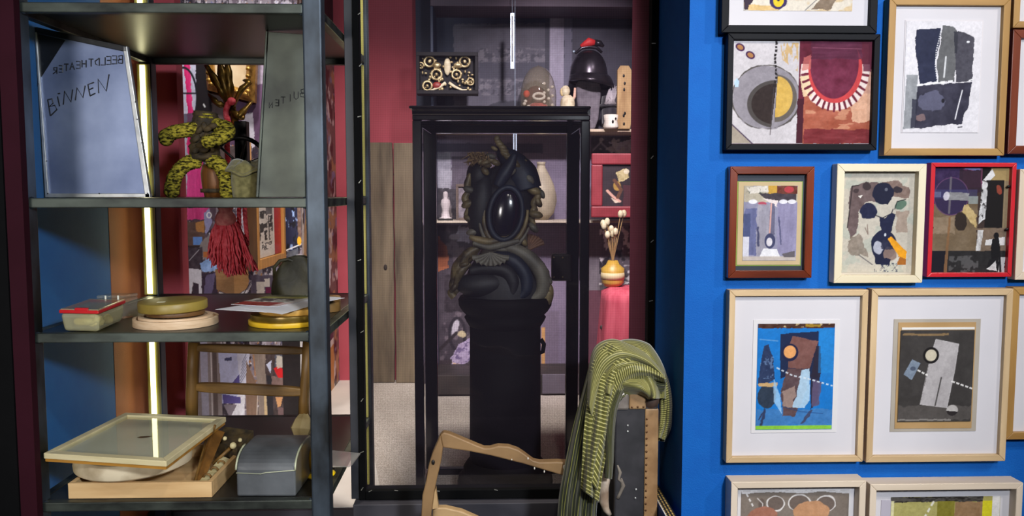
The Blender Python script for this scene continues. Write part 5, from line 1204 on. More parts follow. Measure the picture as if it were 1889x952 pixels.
for pts, w in [([(1000, 520), (990, 492), (975, 478)], .018), ([(1012, 535), (1004, 510), (994, 500)], .016), ([(846, 500), (862, 470), (884, 456)], .018), ([(840, 524), (850, 500), (868, 486)], .016)]: bt_(pts, [w * .5, w, w * .5], 'shoulder_leaf', bo, 10, -.06)
for (x, y, r, a) in [(1004, 498, .016, .6), (1010, 514, .018, .9), (1014, 532, .018, 1.2), (996, 486, .014, .3), (846, 508, .015, -.5), (838, 530, .016, -.9), (856, 488, .014, -.3), (870, 470, .012, -.2), (862, 520, .014, .4), (906, 288, .014, .3), (896, 300, .014, -.2), (912, 274, .010, .5), (944, 318, .014, -.7), (972, 340, .014, .5), (880, 440, .014, .1)]:
    MB().ell(L(x, y, -.06 + R.uniform(-.012, .012)), (r * 1.2, r * .8, r * .6), 10, 6, Matrix.Rotation(a, 3, 'Y')).build('acanthus_lobe', bo if R.random() < .7 else gr, o, True)
for k in range(6):                                          # fluted fan on the right
    a = radians(8 + k * 12); bt_([(972, 462), (972 + sin(a) * 26, 462 - cos(a) * 20 - 4), (972 + sin(a) * 34, 458 - cos(a) * 26)], [.004, .006, .008], 'fan_flute', M('fan_clay', '#5a3c2a', '#7e5a40', .6) if k == 0 else bpy.data.materials['fan_clay'], 7, -.01)
# ================================================================== front: chair back, trunk, cloth, blue board
Y = 1.77
honeyw = M('worn_honey_wood', '#60462a', '#98774e', .6, 0, 9, (1, 1, 1), .15, 6, (.25, .75)); honeyl = M('worn_edge', '#94764e', '#b8986c', .55, 0, 14)
o = thing('armchair_frame', 'stripped wooden chair frame with a wavy crest rail before the glass case', 'chair', (P(860, 900, Y).x, Y, 0)); cho = o
crest = [(812, 803), (818, 798), (828, 800), (852, 810), (880, 822), (893, 827), (904, 827), (919, 823), (938, 824), (956, 830), (968, 838), (984, 850), (996, 853), (1028, 852), (1072, 855), (1076, 888), (1026, 874), (966, 856), (906, 841), (866, 833), (817, 826)]
polyY(crest, Y, .024, m_ := MB()); sub(m_, o).build('crest_rail', honeyw, o, bevel=.003)
stile = [(812, 803), (817, 826), (814, 850), (807, 880), (801, 908), (795, 952)]; left = [(777, 952), (779, 915), (786, 888), (790, 862), (797, 838), (806, 818)]
f = [P(x, y, Y - .003) for x, y in stile]; lf = [P(x, y, Y - .003) for x, y in left]
f += [Vector((f[-1].x - .006, Y - .003, 0)), Vector((lf[0].x - .004, Y - .003, 0))] + lf
sub(MB().rings([f, [p + Vector((0, .028, 0)) for p in f]]), o).build('stile', honeyw, o, bevel=.003)
sub(MB().ell(P(799, 853, Y - .004), (.004, .002, .006), 10, 6), o).build('peg_hole', iron, o, True)
a = [(798, 940), (806, 937), (822, 937), (852, 944), (884, 958), (884, 985), (845, 972), (797, 962)]
sub(polyY(a, Y + .024, .022), o).build('seat_rail', honeyl, o, bevel=.003)
sub(polyY([(801, 908), (804, 900), (809, 938), (797, 940)], Y + .004, .018), o).build('corner_block', honeyl, o, bevel=.001)
f = [P(1072, 918, Y + .01), P(1098, 918, Y + .01)]; f += [Vector((f[1].x - .004, Y + .01, 0)), Vector((f[0].x - .012, Y + .01, 0))]
sub(MB().rings([f, [p + Vector((0, .024, 0)) for p in f]]), o).build('stile', M('pale_worn_wood', '#8d7f70', '#b5a696', .6, 0, 14), o, bevel=.003)
f = [P(1072, 856, Y + .002), P(1098, 858, Y + .002), P(1098, 918, Y + .002), P(1072, 918, Y + .002)]
sub(MB().rings([f, [p + Vector((0, .024, 0)) for p in f]]), o).build('stile_top', honeyw, o)
sub(MB().ell(P(1084, 932, Y + .009), (.004, .002, .004), 8, 5), o).build('peg_hole', iron, o, True)
for (x, y, r) in [(944, 848, .35), (974, 846, .5), (986, 864, .5), (1004, 870, .5), (1041, 862, .9)]:
    q0 = P(x, y, Y - .0005); sub(MB().ell(q0, (.0035 * r, .0008, .006 * r), 7, 4), o).build('paint_fleck', wht, o, True)
o = thing('wooden_stick', 'short pale bent wooden stick hanging below the green striped cloth', 'stick', P(1117, 948, Y - .02))
sub(MB().tube([P(1119, 875, Y - .02), P(1114, 900, Y - .02), P(1114, 925, Y - .022), P(1118, 940, Y - .024), P(1125, 950, Y - .024)], [.010, .0115, .011, .008, .005], 9), o).build('stick', M('pale_stick', '#8a7460', '#c8b6a2', .6, 0, 30), o, True); sub(MB().tube([P(1120, 850, Y - .02), P(1119, 878, Y - .02)], .006, 8), o).build('stick_tip', oldw, o, True)
# trunk
YT = 1.73
tx0, tx1 = P(1134, 830, YT).x, P(1212, 830, YT).x; tzt = P(1172, 726, YT).z
o = thing('travel_trunk', 'upright black travel trunk with tan riveted leather edging under the green cloth', 'trunk', ((tx0 + tx1) / 2, YT, 0), (0, 0, 0)); W3 = (tx1 - tx0) / 2
fib = M('black_fibre', '#1f1e21', '#343236', .6, 0, 18, bump=.15); lea = M('tan_leather', '#8a6844', '#b08c62', .5, 0, 16, bump=.15, bscale=60); stl = M('worn_corner_metal', '#8c8078', '#b5aaa0', .4, .6, 20); brn = M('brown_corner_leather', '#40302a', '#5e4a40', .5, 0, 20)
box(-W3, W3, 0, .20, 0, tzt).build('body', fib, o, bevel=.004)
sw = 24 * YT / 1504
box(W3 - sw, W3 + .002, -.003, .203, 0, tzt - .034).build('edge_strip', lea, o, bevel=.002)
box(-W3 + .030, W3 - .026, -.0035, .203, tzt - .034, tzt + .0025).build('top_strip', lea, o, bevel=.003)
box(-W3 - .002, -W3 + .030, -.0045, .204, tzt - .036, tzt + .003).build('metal_corner', stl, o, bevel=.005)
MB().ell((W3 - .014, .012, tzt - .016), (.020, .020, .022), 16, 10).build('leather_corner', brn, o, True)
box(W3 - .028, W3 + .0025, .006, .203, tzt - .036, tzt + .002).build('leather_corner_side', brn, o, bevel=.004)
rivm = M('copper_rivet', '#5a3c26', '#7a5638', .4, .5, 40); rv = None
pos = [(W3 - sw + .004, P(1200, y, YT).z) for y in range(772, 950, 12)] + [(W3 - sw + .004, P(1200, 950, YT).z - .014 * k) for k in range(1, 8)] + [(-W3 + .036 + k * .0125, tzt - .029) for k in range(3)]
for x, z in pos:
    if rv is None: q = MB().ell((0, 0, 0), (.0024, .0014, .0024), 8, 5).build('rivet', rivm, o, True); rv = q.data
    else: q = link('rivet', rv, o)
    q.location = (x, -.004, z)
r2_ = None
for (x, y) in [(1158, 785), (1158, 796), (1173, 903), (1172, 919)]:
    p = P(x, y, YT - .001) - o.location
    if r2_ is None: q = MB().ell((0, 0, 0), (.0026, .0018, .0026), 8, 5).build('stud', M('nickel_stud', '#d8d8d4', rough=.25, metal=.7), o, True); r2_ = q.data
    else: q = link('stud', r2_, o)
    q.location = p
for pts, w in [([(1139, 858), (1144, 872), (1141, 884), (1148, 890), (1145, 900)], .004), ([(1146, 882), (1150, 896), (1143, 912), (1139, 920)], .0045)]: sub(MB().tube([P(x, y, YT) for x, y in pts], [w * .4, w, w * .8, w, w * .4][:len(pts)], 7, flat=.5), o).build('torn_patch', M('torn_backing', '#5e564e', '#8a8074', .8) if w == .004 else bpy.data.materials['torn_backing'], o, True)
# blue board with braid between trunk and wall
bx1_, bz_ = xr - .016, P(1258, 952, 1.66).z
o = thing('blue_cloth_board', 'blue cloth-covered box edged with black and gold woven braid between trunk and wall', 'box', (bx1_ - .03, 1.74, 0)); bl_ = M('royal_blue_cloth', '#20408a', '#2c52a4', .8, 0, 60, bump=.2)
box(tx1 + .004 - o.location.x, .030, -.20, .18, 0, bz_ - .004).build('body', bl_, o, bevel=.004)
brm, nt, N, L_, b = newmat('woven_braid'); tcn = N.new('ShaderNodeTexCoord'); ck = N.new('ShaderNodeTexBrick'); ck.inputs['Scale'].default_value = 34; ck.inputs['Color1'].default_value = C('#c8a860'); ck.inputs['Color2'].default_value = C('#a8884a'); ck.inputs['Mortar'].default_value = C('#17161c'); ck.inputs['Mortar Size'].default_value = .07
mpp = N.new('ShaderNodeMapping'); mpp.inputs['Rotation'].default_value = (0, 0, radians(90)); L_.new(tcn.outputs['Object'], mpp.inputs[0]); L_.new(mpp.outputs[0], ck.inputs[0]); L_.new(ck.outputs[0], b.inputs['Base Color']); b.inputs['Roughness'].default_value = .7
box(.010, .031, -.20, .18, bz_ - .0038, bz_).build('braid', brm, o, bevel=.001)
MB().tube([(.009, -.20, bz_), (.0085, -.05, bz_ + .001), (.009, .18, bz_)], .0016, 6).build('white_cord', paper, o, True)
# striped green cloth
def stripe_mat(name, axis, n, c1, c2, c3):
    m, nt, N, L, b = newmat(name); uv = N.new('ShaderNodeUVMap'); uv.uv_map = 'UVMap'; sp = N.new('ShaderNodeSeparateXYZ'); L.new(uv.outputs[0], sp.inputs[0])
    nz = N.new('ShaderNodeTexNoise'); nz.inputs['Scale'].default_value = 5; nz.inputs['Detail'].default_value = 4; L.new(uv.outputs[0], nz.inputs['Vector'])
    mu = N.new('ShaderNodeMath'); mu.operation = 'MULTIPLY_ADD'; mu.inputs[1].default_value = n; L.new(sp.outputs[axis], mu.inputs[0])
    nm = N.new('ShaderNodeMath'); nm.operation = 'MULTIPLY'; nm.inputs[1].default_value = .7; L.new(nz.outputs['Fac'], nm.inputs[0]); L.new(nm.outputs[0], mu.inputs[2])
    fr = N.new('ShaderNodeMath'); fr.operation = 'FRACT'; L.new(mu.outputs[0], fr.inputs[0])
    rp = N.new('ShaderNodeValToRGB'); e = rp.color_ramp.elements; e[0].position = 0; e[0].color = C(c1); e[1].position = 1; e[1].color = C(c1)
    for p_, c_ in ((.30, c1), (.46, c2), (.56, c3), (.66, c3), (.74, c2), (.86, c1)):
        q = e.new(p_); q.color = C(c_)
    L.new(fr.outputs[0], rp.inputs[0])
    sh = N.new('ShaderNodeMixRGB'); sh.blend_type = 'MULTIPLY'; sh.inputs[0].default_value = .3; L.new(rp.outputs[0], sh.inputs[1]); L.new(nz.outputs['Fac'], sh.inputs[2]); L.new(sh.outputs[0], b.inputs['Base Color'])
    b.inputs['Roughness'].default_value = .55; b.inputs['Sheen Weight'].default_value = .3
    return m
gs_h = stripe_mat('green_stripe_across', 1, 40, '#5e5c1e', '#7a7634', '#dcd488'); gs_t = stripe_mat('green_stripe_top', 0, 15, '#68662a', '#86824a', '#d0c880'); gs_v = stripe_mat('green_stripe_shade', 0, 14, '#1e2208', '#2c3010', '#807e3a'); gs_r = stripe_mat('green_stripe_roll', 1, 46, '#5c5a1e', '#7a7636', '#d8d084')  # the darkest copy has the shade of inner and back folds in its colour
def uvgrid(fn, nu, nv, name, mat, parent, solid=.0025, closeu=False):
    vs, fs, uvs = [], [], []
    for i in range(nv + 1):
        for j in range(nu + 1): vs.append(tuple(Vector(fn(j / nu, i / nv)) - parent.location)); uvs.append((j / nu, i / nv))
    for i in range(nv):
        for j in range(nu): fs.append([i * (nu + 1) + j, i * (nu + 1) + j + 1, (i + 1) * (nu + 1) + j + 1, (i + 1) * (nu + 1) + j])
    me = bpy.data.meshes.new(name); me.from_pydata(vs, [], fs); ul = me.uv_layers.new(name='UVMap')
    for lp in me.loops: ul.data[lp.index].uv = uvs[lp.vertex_index]
    me.shade_smooth(); me.materials.append(mat); return link(name, me, parent, solid=solid)
def pl(pts, t):
    k = len(pts); s = t * (k - 1); a = min(int(s), k - 2); f = s - a
    g = lambda i: pts[min(max(i, 0), k - 1)]
    p0, p1, p2, p3 = g(a - 1), g(a), g(a + 1), g(a + 2)
    return [.5 * (2 * p1[j] + (p2[j] - p0[j]) * f + (2 * p0[j] - 5 * p1[j] + 4 * p2[j] - p3[j]) * f * f + (3 * p1[j] - p0[j] - 3 * p2[j] + p3[j]) * f ** 3) for j in (0, 1)]
cl = thing('striped_cloth', 'green and yellow striped silk cloth draped in folds over the trunk and chair frame', 'cloth', (P(1120, 800, YT).x, YT, P(1120, 952, YT).z))
def panel(lc, rc, Y0, nf, amp, ph, skew, bulge, name, mat, nu=44, nv=44, back=.0):
    def fn(u, v):
        a, b = pl(lc, v), pl(rc, v); x, y = a[0] + (b[0] - a[0]) * u, a[1] + (b[1] - a[1]) * u
        w = sin(2 * pi * (nf * u + skew * v) + ph) * amp * (.35 + .65 * v) + .3 * amp * sin(2 * pi * (nf * 2.3 * u - skew * 1.4 * v) + ph * 2)
        return P(x, y, Y0 + w - bulge * sin(pi * u) ** .8 + back * (1 - v))
    return uvgrid(fn, nu, nv, name, mat, cl)
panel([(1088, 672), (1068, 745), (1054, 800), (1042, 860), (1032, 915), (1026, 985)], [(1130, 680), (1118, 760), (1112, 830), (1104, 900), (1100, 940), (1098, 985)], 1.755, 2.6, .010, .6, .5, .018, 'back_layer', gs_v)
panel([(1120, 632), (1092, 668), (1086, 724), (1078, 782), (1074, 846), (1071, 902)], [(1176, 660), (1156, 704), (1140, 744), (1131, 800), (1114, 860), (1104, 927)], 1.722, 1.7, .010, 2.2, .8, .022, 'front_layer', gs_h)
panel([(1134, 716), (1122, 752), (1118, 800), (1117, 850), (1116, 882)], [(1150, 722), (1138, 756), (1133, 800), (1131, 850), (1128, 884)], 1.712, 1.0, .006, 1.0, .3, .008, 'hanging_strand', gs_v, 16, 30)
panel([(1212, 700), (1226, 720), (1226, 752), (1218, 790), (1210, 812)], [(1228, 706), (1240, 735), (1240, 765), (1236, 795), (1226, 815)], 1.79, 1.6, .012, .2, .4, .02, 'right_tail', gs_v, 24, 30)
def hood(u, v):                                              # the crumpled heap on top of the trunk
    a = pi * (1.04 - 1.08 * u); rx, ry = 71 - 4 * v, 64 - 6 * v
    cx_, cy_2 = 1163, 712
    x = cx_ + rx * cos(a) * (1 if cos(a) > 0 else .98); y = cy_2 - (86 * sin(a) ** .85 if sin(a) > 0 else 20 * sin(a)) + (20 if cos(a) > .5 else 0) * max(0, cos(a) - .5) * 2
    k = v ** .9; x = x + (1168 - x) * k * .62; y = y + (736 - y) * k * .96
    w = .012 * sin(9 * v + 5 * u) + .008 * sin(17 * v - 6 * u + 1)
    return P(x, y, 1.79 - .088 * sin(pi * min(1, v * .78 + .03)) + w)
uvgrid(hood, 60, 40, 'top_heap', gs_r, cl, .003)
def bhood(u, v):
    a = pi * (1.04 - 1.08 * u); x = 1163 + 70 * cos(a); y = 712 - (86 * max(0, sin(a)) ** .85) + (20 if cos(a) > .5 else 0) * max(0, cos(a) - .5) * 2
    k = v; return P(x + (1168 - x) * k * .4, y + (738 - y) * k * .95, 1.792 + .09 * sin(pi * v * .6))
uvgrid(bhood, 40, 12, 'heap_back', gs_t, cl, .003)
def roll(pts, r, Y0, Y1, name='fold_roll', mat=None, n=12):
    k = 40; path = [P(*pl(pts, i / k), Y0 + (Y1 - Y0) * i / k) for i in range(k + 1)]
    def fn(u, v):
        i = min(int(v * k), k); p = path[i]; t = (path[min(i + 1, k)] - path[max(i - 1, 0)]).normalized(); s = t.cross(Vector((0, 1, 0))).normalized(); a = 2 * pi * u
        rr = r * (.35 + .65 * sin(pi * min(1, max(0, .06 + v * .9))) ** .6) * (1 + .12 * sin(3 * a + 7 * v))
        return p + s * cos(a) * rr + Vector((0, 1, 0)) * sin(a) * rr * .7
    return uvgrid(fn, n, k, name, mat or gs_r, cl, 0)
panel([(1222, 688), (1196, 655), (1160, 636), (1128, 626), (1098, 640), (1087, 680), (1084, 738)], [(1226, 698), (1196, 680), (1168, 672), (1146, 680), (1124, 702), (1106, 736), (1094, 780)], 1.742, .7, .006, .4, .5, .040, 'top_fold', gs_t, 40, 50)
panel([(1225, 690), (1196, 671), (1166, 664), (1140, 674), (1114, 704), (1098, 748), (1088, 804), (1078, 868)], [(1228, 706), (1200, 700), (1172, 703), (1151, 716), (1136, 742), (1124, 786), (1113, 846), (1105, 912)], 1.726, 1.2, .005, 1.2, .7, .028, 'swept_fold', gs_r, 36, 60)
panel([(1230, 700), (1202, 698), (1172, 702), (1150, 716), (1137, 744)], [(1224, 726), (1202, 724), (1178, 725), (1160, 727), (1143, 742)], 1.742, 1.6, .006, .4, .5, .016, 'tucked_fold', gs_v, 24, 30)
panel([(1208, 664), (1230, 694), (1239, 738), (1237, 780), (1226, 812)], [(1192, 700), (1212, 712), (1217, 745), (1216, 780), (1211, 806)], 1.775, 1.4, .008, 1.0, .5, .026, 'right_fold', gs_h, 24, 36)

# ================================================================== framed pictures on the blue wall
pglass = glass('picture_glass', (.985, .985, .985, 1), .015, 0, refl=.9)
art_mat = paintmat('art_print', .7, .2)
white_mat = M('white_mat_board', '#d3cfd3', '#d9d5d9', .8, 0, 6)
wd = {}
def woodset(n, c1, c2, rough=.5, coat=0, spec=.4):
    wd[n] = (wood(n + '_x', c1, c2, 'x', 6, rough, .08, coat, spec), wood(n + '_z', c1, c2, 'z', 6, rough, .08, coat, spec))
woodset('black_frame', '#06070c', '#0b0c13', .6, 0, .15); woodset('oak', '#916a36', '#b28a4c'); woodset('red_brown', '#4e1d0e', '#7c3418', .25, .5); woodset('cream_frame', '#d6c8a8', '#e0d4b8', .45)
woodset('red_frame', '#b81c26', '#c8242e', .35, .3); woodset('ash', '#b4966e', '#d0b48c'); woodset('pale_ash', '#cbb9a2', '#dccbb6'); woodset('mahogany', '#5a2412', '#7c381e', .35, .2)
def picture(name, label, x0, y0, x1, y1, fw, depth, mats, wname, art=None, arect=None, recess=.010, mat_mat=None, extra=None, tilt=0):
    Yf = YW - depth
    cx, cyy = (x0 + x1) / 2, (y0 + y1) / 2
    a, b, t, bo_ = P(x0, cyy, Yf), P(x1, cyy, Yf), P(cx, y0, Yf), P(cx, y1, Yf)
    w, h = (b.x - a.x) / 2, (t.z - bo_.z) / 2; s = w * 2 / (x1 - x0)
    o = thing(name, label, 'picture', ((a.x + b.x) / 2, YW - .0005, (t.z + bo_.z) / 2), (0, tilt, 0), 'framed pictures on the blue wall')
    f = fw * s; d = -depth; mx, mz = wd[wname]
    for sgn in (1, -1):
        for (mm, nm) in ((mx, 'x'), (mz, 'z')):
            if nm == 'x': q = [(-w, sgn * h), (w, sgn * h), (w - f, sgn * (h - f)), (-w + f, sgn * (h - f))]
            else: q = [(sgn * w, -h), (sgn * w, h), (sgn * (w - f), h - f), (sgn * (w - f), -h + f)]
            MB().rings([[(x, 0, z) for x, z in q], [(x, d, z) for x, z in q]]).build('frame_rail', mm, o, bevel=.0012)
    yb = d + recess
    box(-w + f, w - f, yb, -.001, -h + f, h - f).build('mat_board', mat_mat or white_mat, o)
    u0, v0 = lambda px: (px - cx) * s, lambda py: -(py - cyy) * s
    for i, (mr, col) in enumerate(mats or []):
        box(u0(mr[0]), u0(mr[2]), yb - .0012 * (i + 1), yb - .0012 * i - .0001, v0(mr[3]), v0(mr[1])).build('mount_sheet', col, o)
    n = len(mats or [])
    if art is not None:
        e = arect; yy = yb - .0012 * n - .0008
        art.mesh('artwork', art_mat, o, lambda u, v: (u0(e[0]) + (u0(e[2]) - u0(e[0])) * u, 0 * u + yy, v0(e[1]) + (v0(e[3]) - v0(e[1])) * v))
    MB().add([(-w + f, d + .003, -h + f), (w - f, d + .003, -h + f), (w - f, d + .003, h - f), (-w + f, d + .003, h - f)], [(0, 1, 2, 3)]).build('glass_pane', pglass, o)
    return o
# A: top, cut off
r = (1376, -110, 1578, 15); A = Art(*r, (222, 212, 196), 1.1, 41)
A.blot((206, 176, 128), (30, 16), .5, .7); A.poly([(1376, -10), (1398, -14), (1384, 14), (1378, 15)], (60, 46, 60), 1, 2); A.rect(1384, 6, 1440, 15, (216, 180, 118), .9, 3, 20)
A.ell(1440, -2, 16, 15, (58, 44, 92), 1, 0, 2); A.ell(1440, -3, 10, 11, (226, 196, 44), 1, 0, 1); A.ell(1440, -6, 3, 4, (40, 34, 60)); A.poly([(1524, -20), (1552, -8), (1538, 12), (1502, 13), (1512, 0)], (134, 116, 98), 1, 3, 20); A.line([(1490, 14), (1512, -6), (1530, -20)], 1.4, (120, 116, 116)); A.ell(1470, -60, 50, 36, (70, 60, 80), .8, 0, 6); A.line([(1400, -80), (1470, -40), (1560, -90)], 3, (60, 50, 60))
picture('black_framed_picture', 'black frame with white mat above the red arc picture, yellow spot at its bottom', 1333, -190, 1622, 61, 14, .026, None, 'black_frame', A, r)
# B: black frame, half discs and red mouth-like arc
r = (1351, 77, 1611, 262); A = Art(*r, (196, 190, 194), 1.0, 42)
A.rect(1351, 77, 1477, 262, (198, 192, 196), 1, 0, 8, (20, 20)); A.ell(1416, 178, 63, 58, (140, 134, 142), 1, 0, 4, 1, 10, (12, 12)); A.ring(1416, 178, 63, 58, 1.8, (72, 66, 62), .9, 0, 3)
m1 = A.emask(1433, 190, 52, 43) * A.pmask([(1370, 140), (1436, 140), (1426, 240), (1370, 240)]); A.put(m1, (72, 66, 64)); m1 = A.emask(1434, 190, 45, 37) * A.pmask([(1370, 140), (1436, 140), (1426, 240), (1370, 240)]); A.put(m1, (44, 32, 30), 1, 8)
m2 = A.emask(1434, 180, 39, 43) * A.pmask([(1436, 130), (1480, 130), (1480, 226), (1432, 226)]); A.put(m2, (96, 88, 82)); m2 = A.emask(1435, 177, 30, 37) * A.pmask([(1437, 130), (1480, 130), (1480, 220), (1433, 220)]); A.put(m2, (204, 166, 82), 1, 14, (10, 10))
A.line([(1433, 78), (1431, 110), (1434, 140), (1428, 170)], 4, (34, 28, 30), 1, (5, 2), 2); A.line([(1430, 160), (1425, 246)], 1.6, (70, 62, 64), .8); A.blot((196, 160, 104), (6, 14), .48, .85, A.pmask([(1440, 80), (1474, 80), (1474, 132), (1444, 110)]))
for c in ((1366, 88), (1385, 102)): A.ell(c[0], c[1], 9, 6.5, (64, 26, 70), 1, .5); A.ell(c[0], c[1], 6, 4, (166, 116, 70), 1, .5)
A.poly([(1351, 224), (1392, 262), (1351, 262)], (160, 148, 134)); A.line([(1351, 225), (1392, 262)], 2, (60, 40, 70)); A.poly([(1356, 150), (1361, 143), (1366, 150), (1364, 160), (1358, 160)], (176, 204, 228), .9)
A.rect(1476, 77, 1611, 262, (92, 22, 44), 1, 0, 16, (14, 14)); A.rect(1486, 170, 1611, 262, (168, 92, 66), .9, 3, 26, (18, 10)); A.poly([(1560, 140), (1611, 126), (1611, 220), (1580, 222)], (222, 180, 150), .8, 6, 20); A.blot((206, 150, 118), (30, 8), .5, .7, A.pmask([(1490, 200), (1600, 200), (1600, 236), (1490, 236)])); A.rect(1486, 236, 1611, 262, (110, 32, 40), .9, 4, 20, (20, 6)); A.rect(1474, 180, 1486, 262, (66, 18, 34), 1, 1)
lo = A.pmask([(1474, 118), (1611, 118), (1611, 262), (1474, 262)])
A.put(A.emask(1543, 128, 64, 74, 0, 2) * lo, (226, 208, 202)); A.poly([(1477, 140), (1496, 138), (1500, 176), (1486, 176)], (226, 200, 160), .9, 2)
for k in range(17):
    t = radians(8 + k * 10.3); A.line([(1543 + cos(t) * 50, 128 + sin(t) * 60), (1543 + cos(t) * 62, 128 + sin(t) * 74)], 4.2, (104, 28, 48), 1, None, 1)
top = A.pmask([(1476, 77), (1611, 77), (1611, 262), (1476, 262)]); A.put(A.emask(1543, 128, 50, 60) * top, (196, 64, 66)); A.put(A.emask(1541, 118, 45, 62) * top, (104, 32, 58), 1, 22, (14, 14)); A.rect(1498, 77, 1592, 108, (84, 32, 58), .8, 3, 16, (30, 4)); A.line([(1500, 88), (1590, 90)], 1.6, (150, 90, 110), .6)
A.rect(1594, 77, 1611, 130, (88, 26, 48), .8, 3); A.poly([(1484, 106), (1496, 100), (1498, 126), (1480, 130)], (196, 110, 100), .7, 2)
maroonm = M('maroon_mat_board', '#4c2434', '#542a3a', .7)
picture('black_framed_picture', 'black frame with split half disc on grey beside a red arc with white teeth marks', 1341, 62, 1621, 277, 11, .026, None, 'black_frame', A, r, mat_mat=maroonm)
# C: oak, ink drawing
r = (1672, 40, 1812, 240); A = Art(*r, (222, 218, 222), 1.0, 43)
A.poly([(1689, 56), (1737, 52), (1734, 80), (1727, 110), (1733, 148), (1700, 153), (1690, 90)], (38, 42, 66), 1, 2, 8, (10, 10)); A.poly([(1738, 48), (1758, 50), (1766, 58), (1768, 100), (1764, 148), (1736, 150), (1730, 112), (1736, 80)], (98, 98, 100), 1, 2, 10); A.poly([(1768, 57), (1788, 64), (1798, 70), (1798, 146), (1768, 150), (1764, 100)], (72, 70, 80), 1, 2, 12); A.poly([(1760, 58), (1768, 58), (1767, 98), (1763, 98)], (46, 46, 56), .9, 1)
A.poly([(1688, 156), (1766, 150), (1798, 148), (1792, 190), (1780, 226), (1750, 226), (1700, 234), (1684, 232), (1690, 190)], (52, 50, 66), 1, 3, 16, (12, 12)); A.ell(1724, 182, 26, 18, (104, 104, 128), .7, 0, 8); A.ell(1704, 214, 10, 6, (150, 120, 116), .7, 0, 3); A.ell(1745, 183, 3, 4, (28, 26, 36)); A.poly([(1676, 136), (1697, 136), (1694, 233), (1673, 234)], (146, 148, 152), .95, 1, 20, (8, 12)); A.rect(1687, 180, 1697, 232, (40, 40, 56), .8, 2)
A.line([(1697, 155), (1730, 151), (1766, 147)], 4, (232, 230, 232), 1, (9, 5)); A.line([(1736, 58), (1729, 92), (1728, 120), (1733, 148)], 2.2, (226, 224, 228), 1, (2.2, 2)); A.line([(1747, 104), (1745, 140)], 3, (206, 206, 208)); A.line([(1780, 164), (1772, 200), (1769, 216)], 2.2, (232, 230, 234)); A.line([(1792, 146), (1800, 143)], 2, (236, 236, 236)); A.line([(1775, 231), (1782, 230)], 2, (40, 40, 50)); A.ell(1787, 77, 3, 2, (230, 230, 234))
picture('oak_framed_picture', 'oak frame with a dark blue and grey ink collage on white mat', 1636, -4, 1859, 287, 13, .024, [((1670, 38, 1814, 241), M('cream_sheet', '#dcd6d8', rough=.8))], 'oak', A, r)
# D: red-brown frame, grey figure scene
r = (1373, 343, 1472, 480); A = Art(*r, (142, 140, 164), .9, 44)
A.rect(1373, 343, 1472, 372, (178, 168, 150), 1, 3, 14); A.rect(1418, 343, 1434, 362, (192, 150, 62)); A.poly([(1378, 346), (1416, 343), (1418, 354), (1384, 358)], (214, 206, 196), 1, 1); A.blot((96, 100, 90), (5, 4), .6, .8, A.pmask([(1378, 344), (1416, 344), (1416, 358), (1378, 358)])); A.rect(1434, 343, 1472, 358, (104, 56, 46), 1, 1, 30); A.ell(1456, 350, 9, 6, (170, 60, 66))
A.poly([(1400, 356), (1470, 358), (1468, 376), (1420, 370)], (66, 58, 66), 1, 2, 14); A.poly([(1408, 366), (1436, 370), (1438, 384), (1424, 376)], (222, 208, 206)); A.ell(1407, 376, 8, 4, (170, 74, 92)); A.ell(1404, 384, 5, 5, (206, 196, 200))
A.rect(1376, 384, 1398, 470, (96, 100, 140), .9, 3, 16, (6, 30)); A.rect(1398, 376, 1422, 470, (150, 146, 158), .9, 3, 16, (5, 40)); A.rect(1436, 374, 1472, 468, (140, 134, 166), .9, 3, 16, (6, 40)); A.rect(1373, 394, 1386, 436, (72, 80, 118), .95, 1); A.rect(1373, 436, 1384, 480, (206, 204, 214)); A.poly([(1422, 374), (1430, 376), (1432, 432), (1420, 436)], (96, 94, 118), .9, 1); A.line([(1424, 376), (1422, 436)], 2.6, (212, 160, 150)); A.ell(1423, 444, 10, 14, (62, 64, 96)); A.ell(1422, 446, 5.5, 8, (214, 208, 214)); A.line([(1400, 420), (1402, 452)], 4, (52, 54, 86), .8, None, 2); A.line([(1438, 400), (1444, 450)], 3, (70, 72, 104), .8, None, 2)
A.poly([(1411, 458), (1436, 459), (1443, 474), (1404, 474)], (226, 224, 228)); A.rect(1373, 472, 1472, 480, (190, 178, 168), .9); A.poly([(1446, 468), (1470, 462), (1470, 474), (1450, 474)], (96, 90, 96))
for x in (1390, 1446, 1462): A.ell(x, 372, 8, 4, (236, 234, 240), .9)
navm = M('navy_mat_board', '#1c2430', '#242c3a', .6); crm = M('card_cream', '#bca47c', '#c6b088', .8); grn = M('green_edge_card', '#8ea44c', rough=.8)
picture('red_brown_framed_picture', 'small glossy red-brown frame around a bluish interior with a white trapezoid', 1345, 307, 1500, 513, 14, .022, [((1361, 335, 1482, 490), grn), ((1363, 336, 1480, 488), crm)], 'red_brown', A, r, mat_mat=navm)
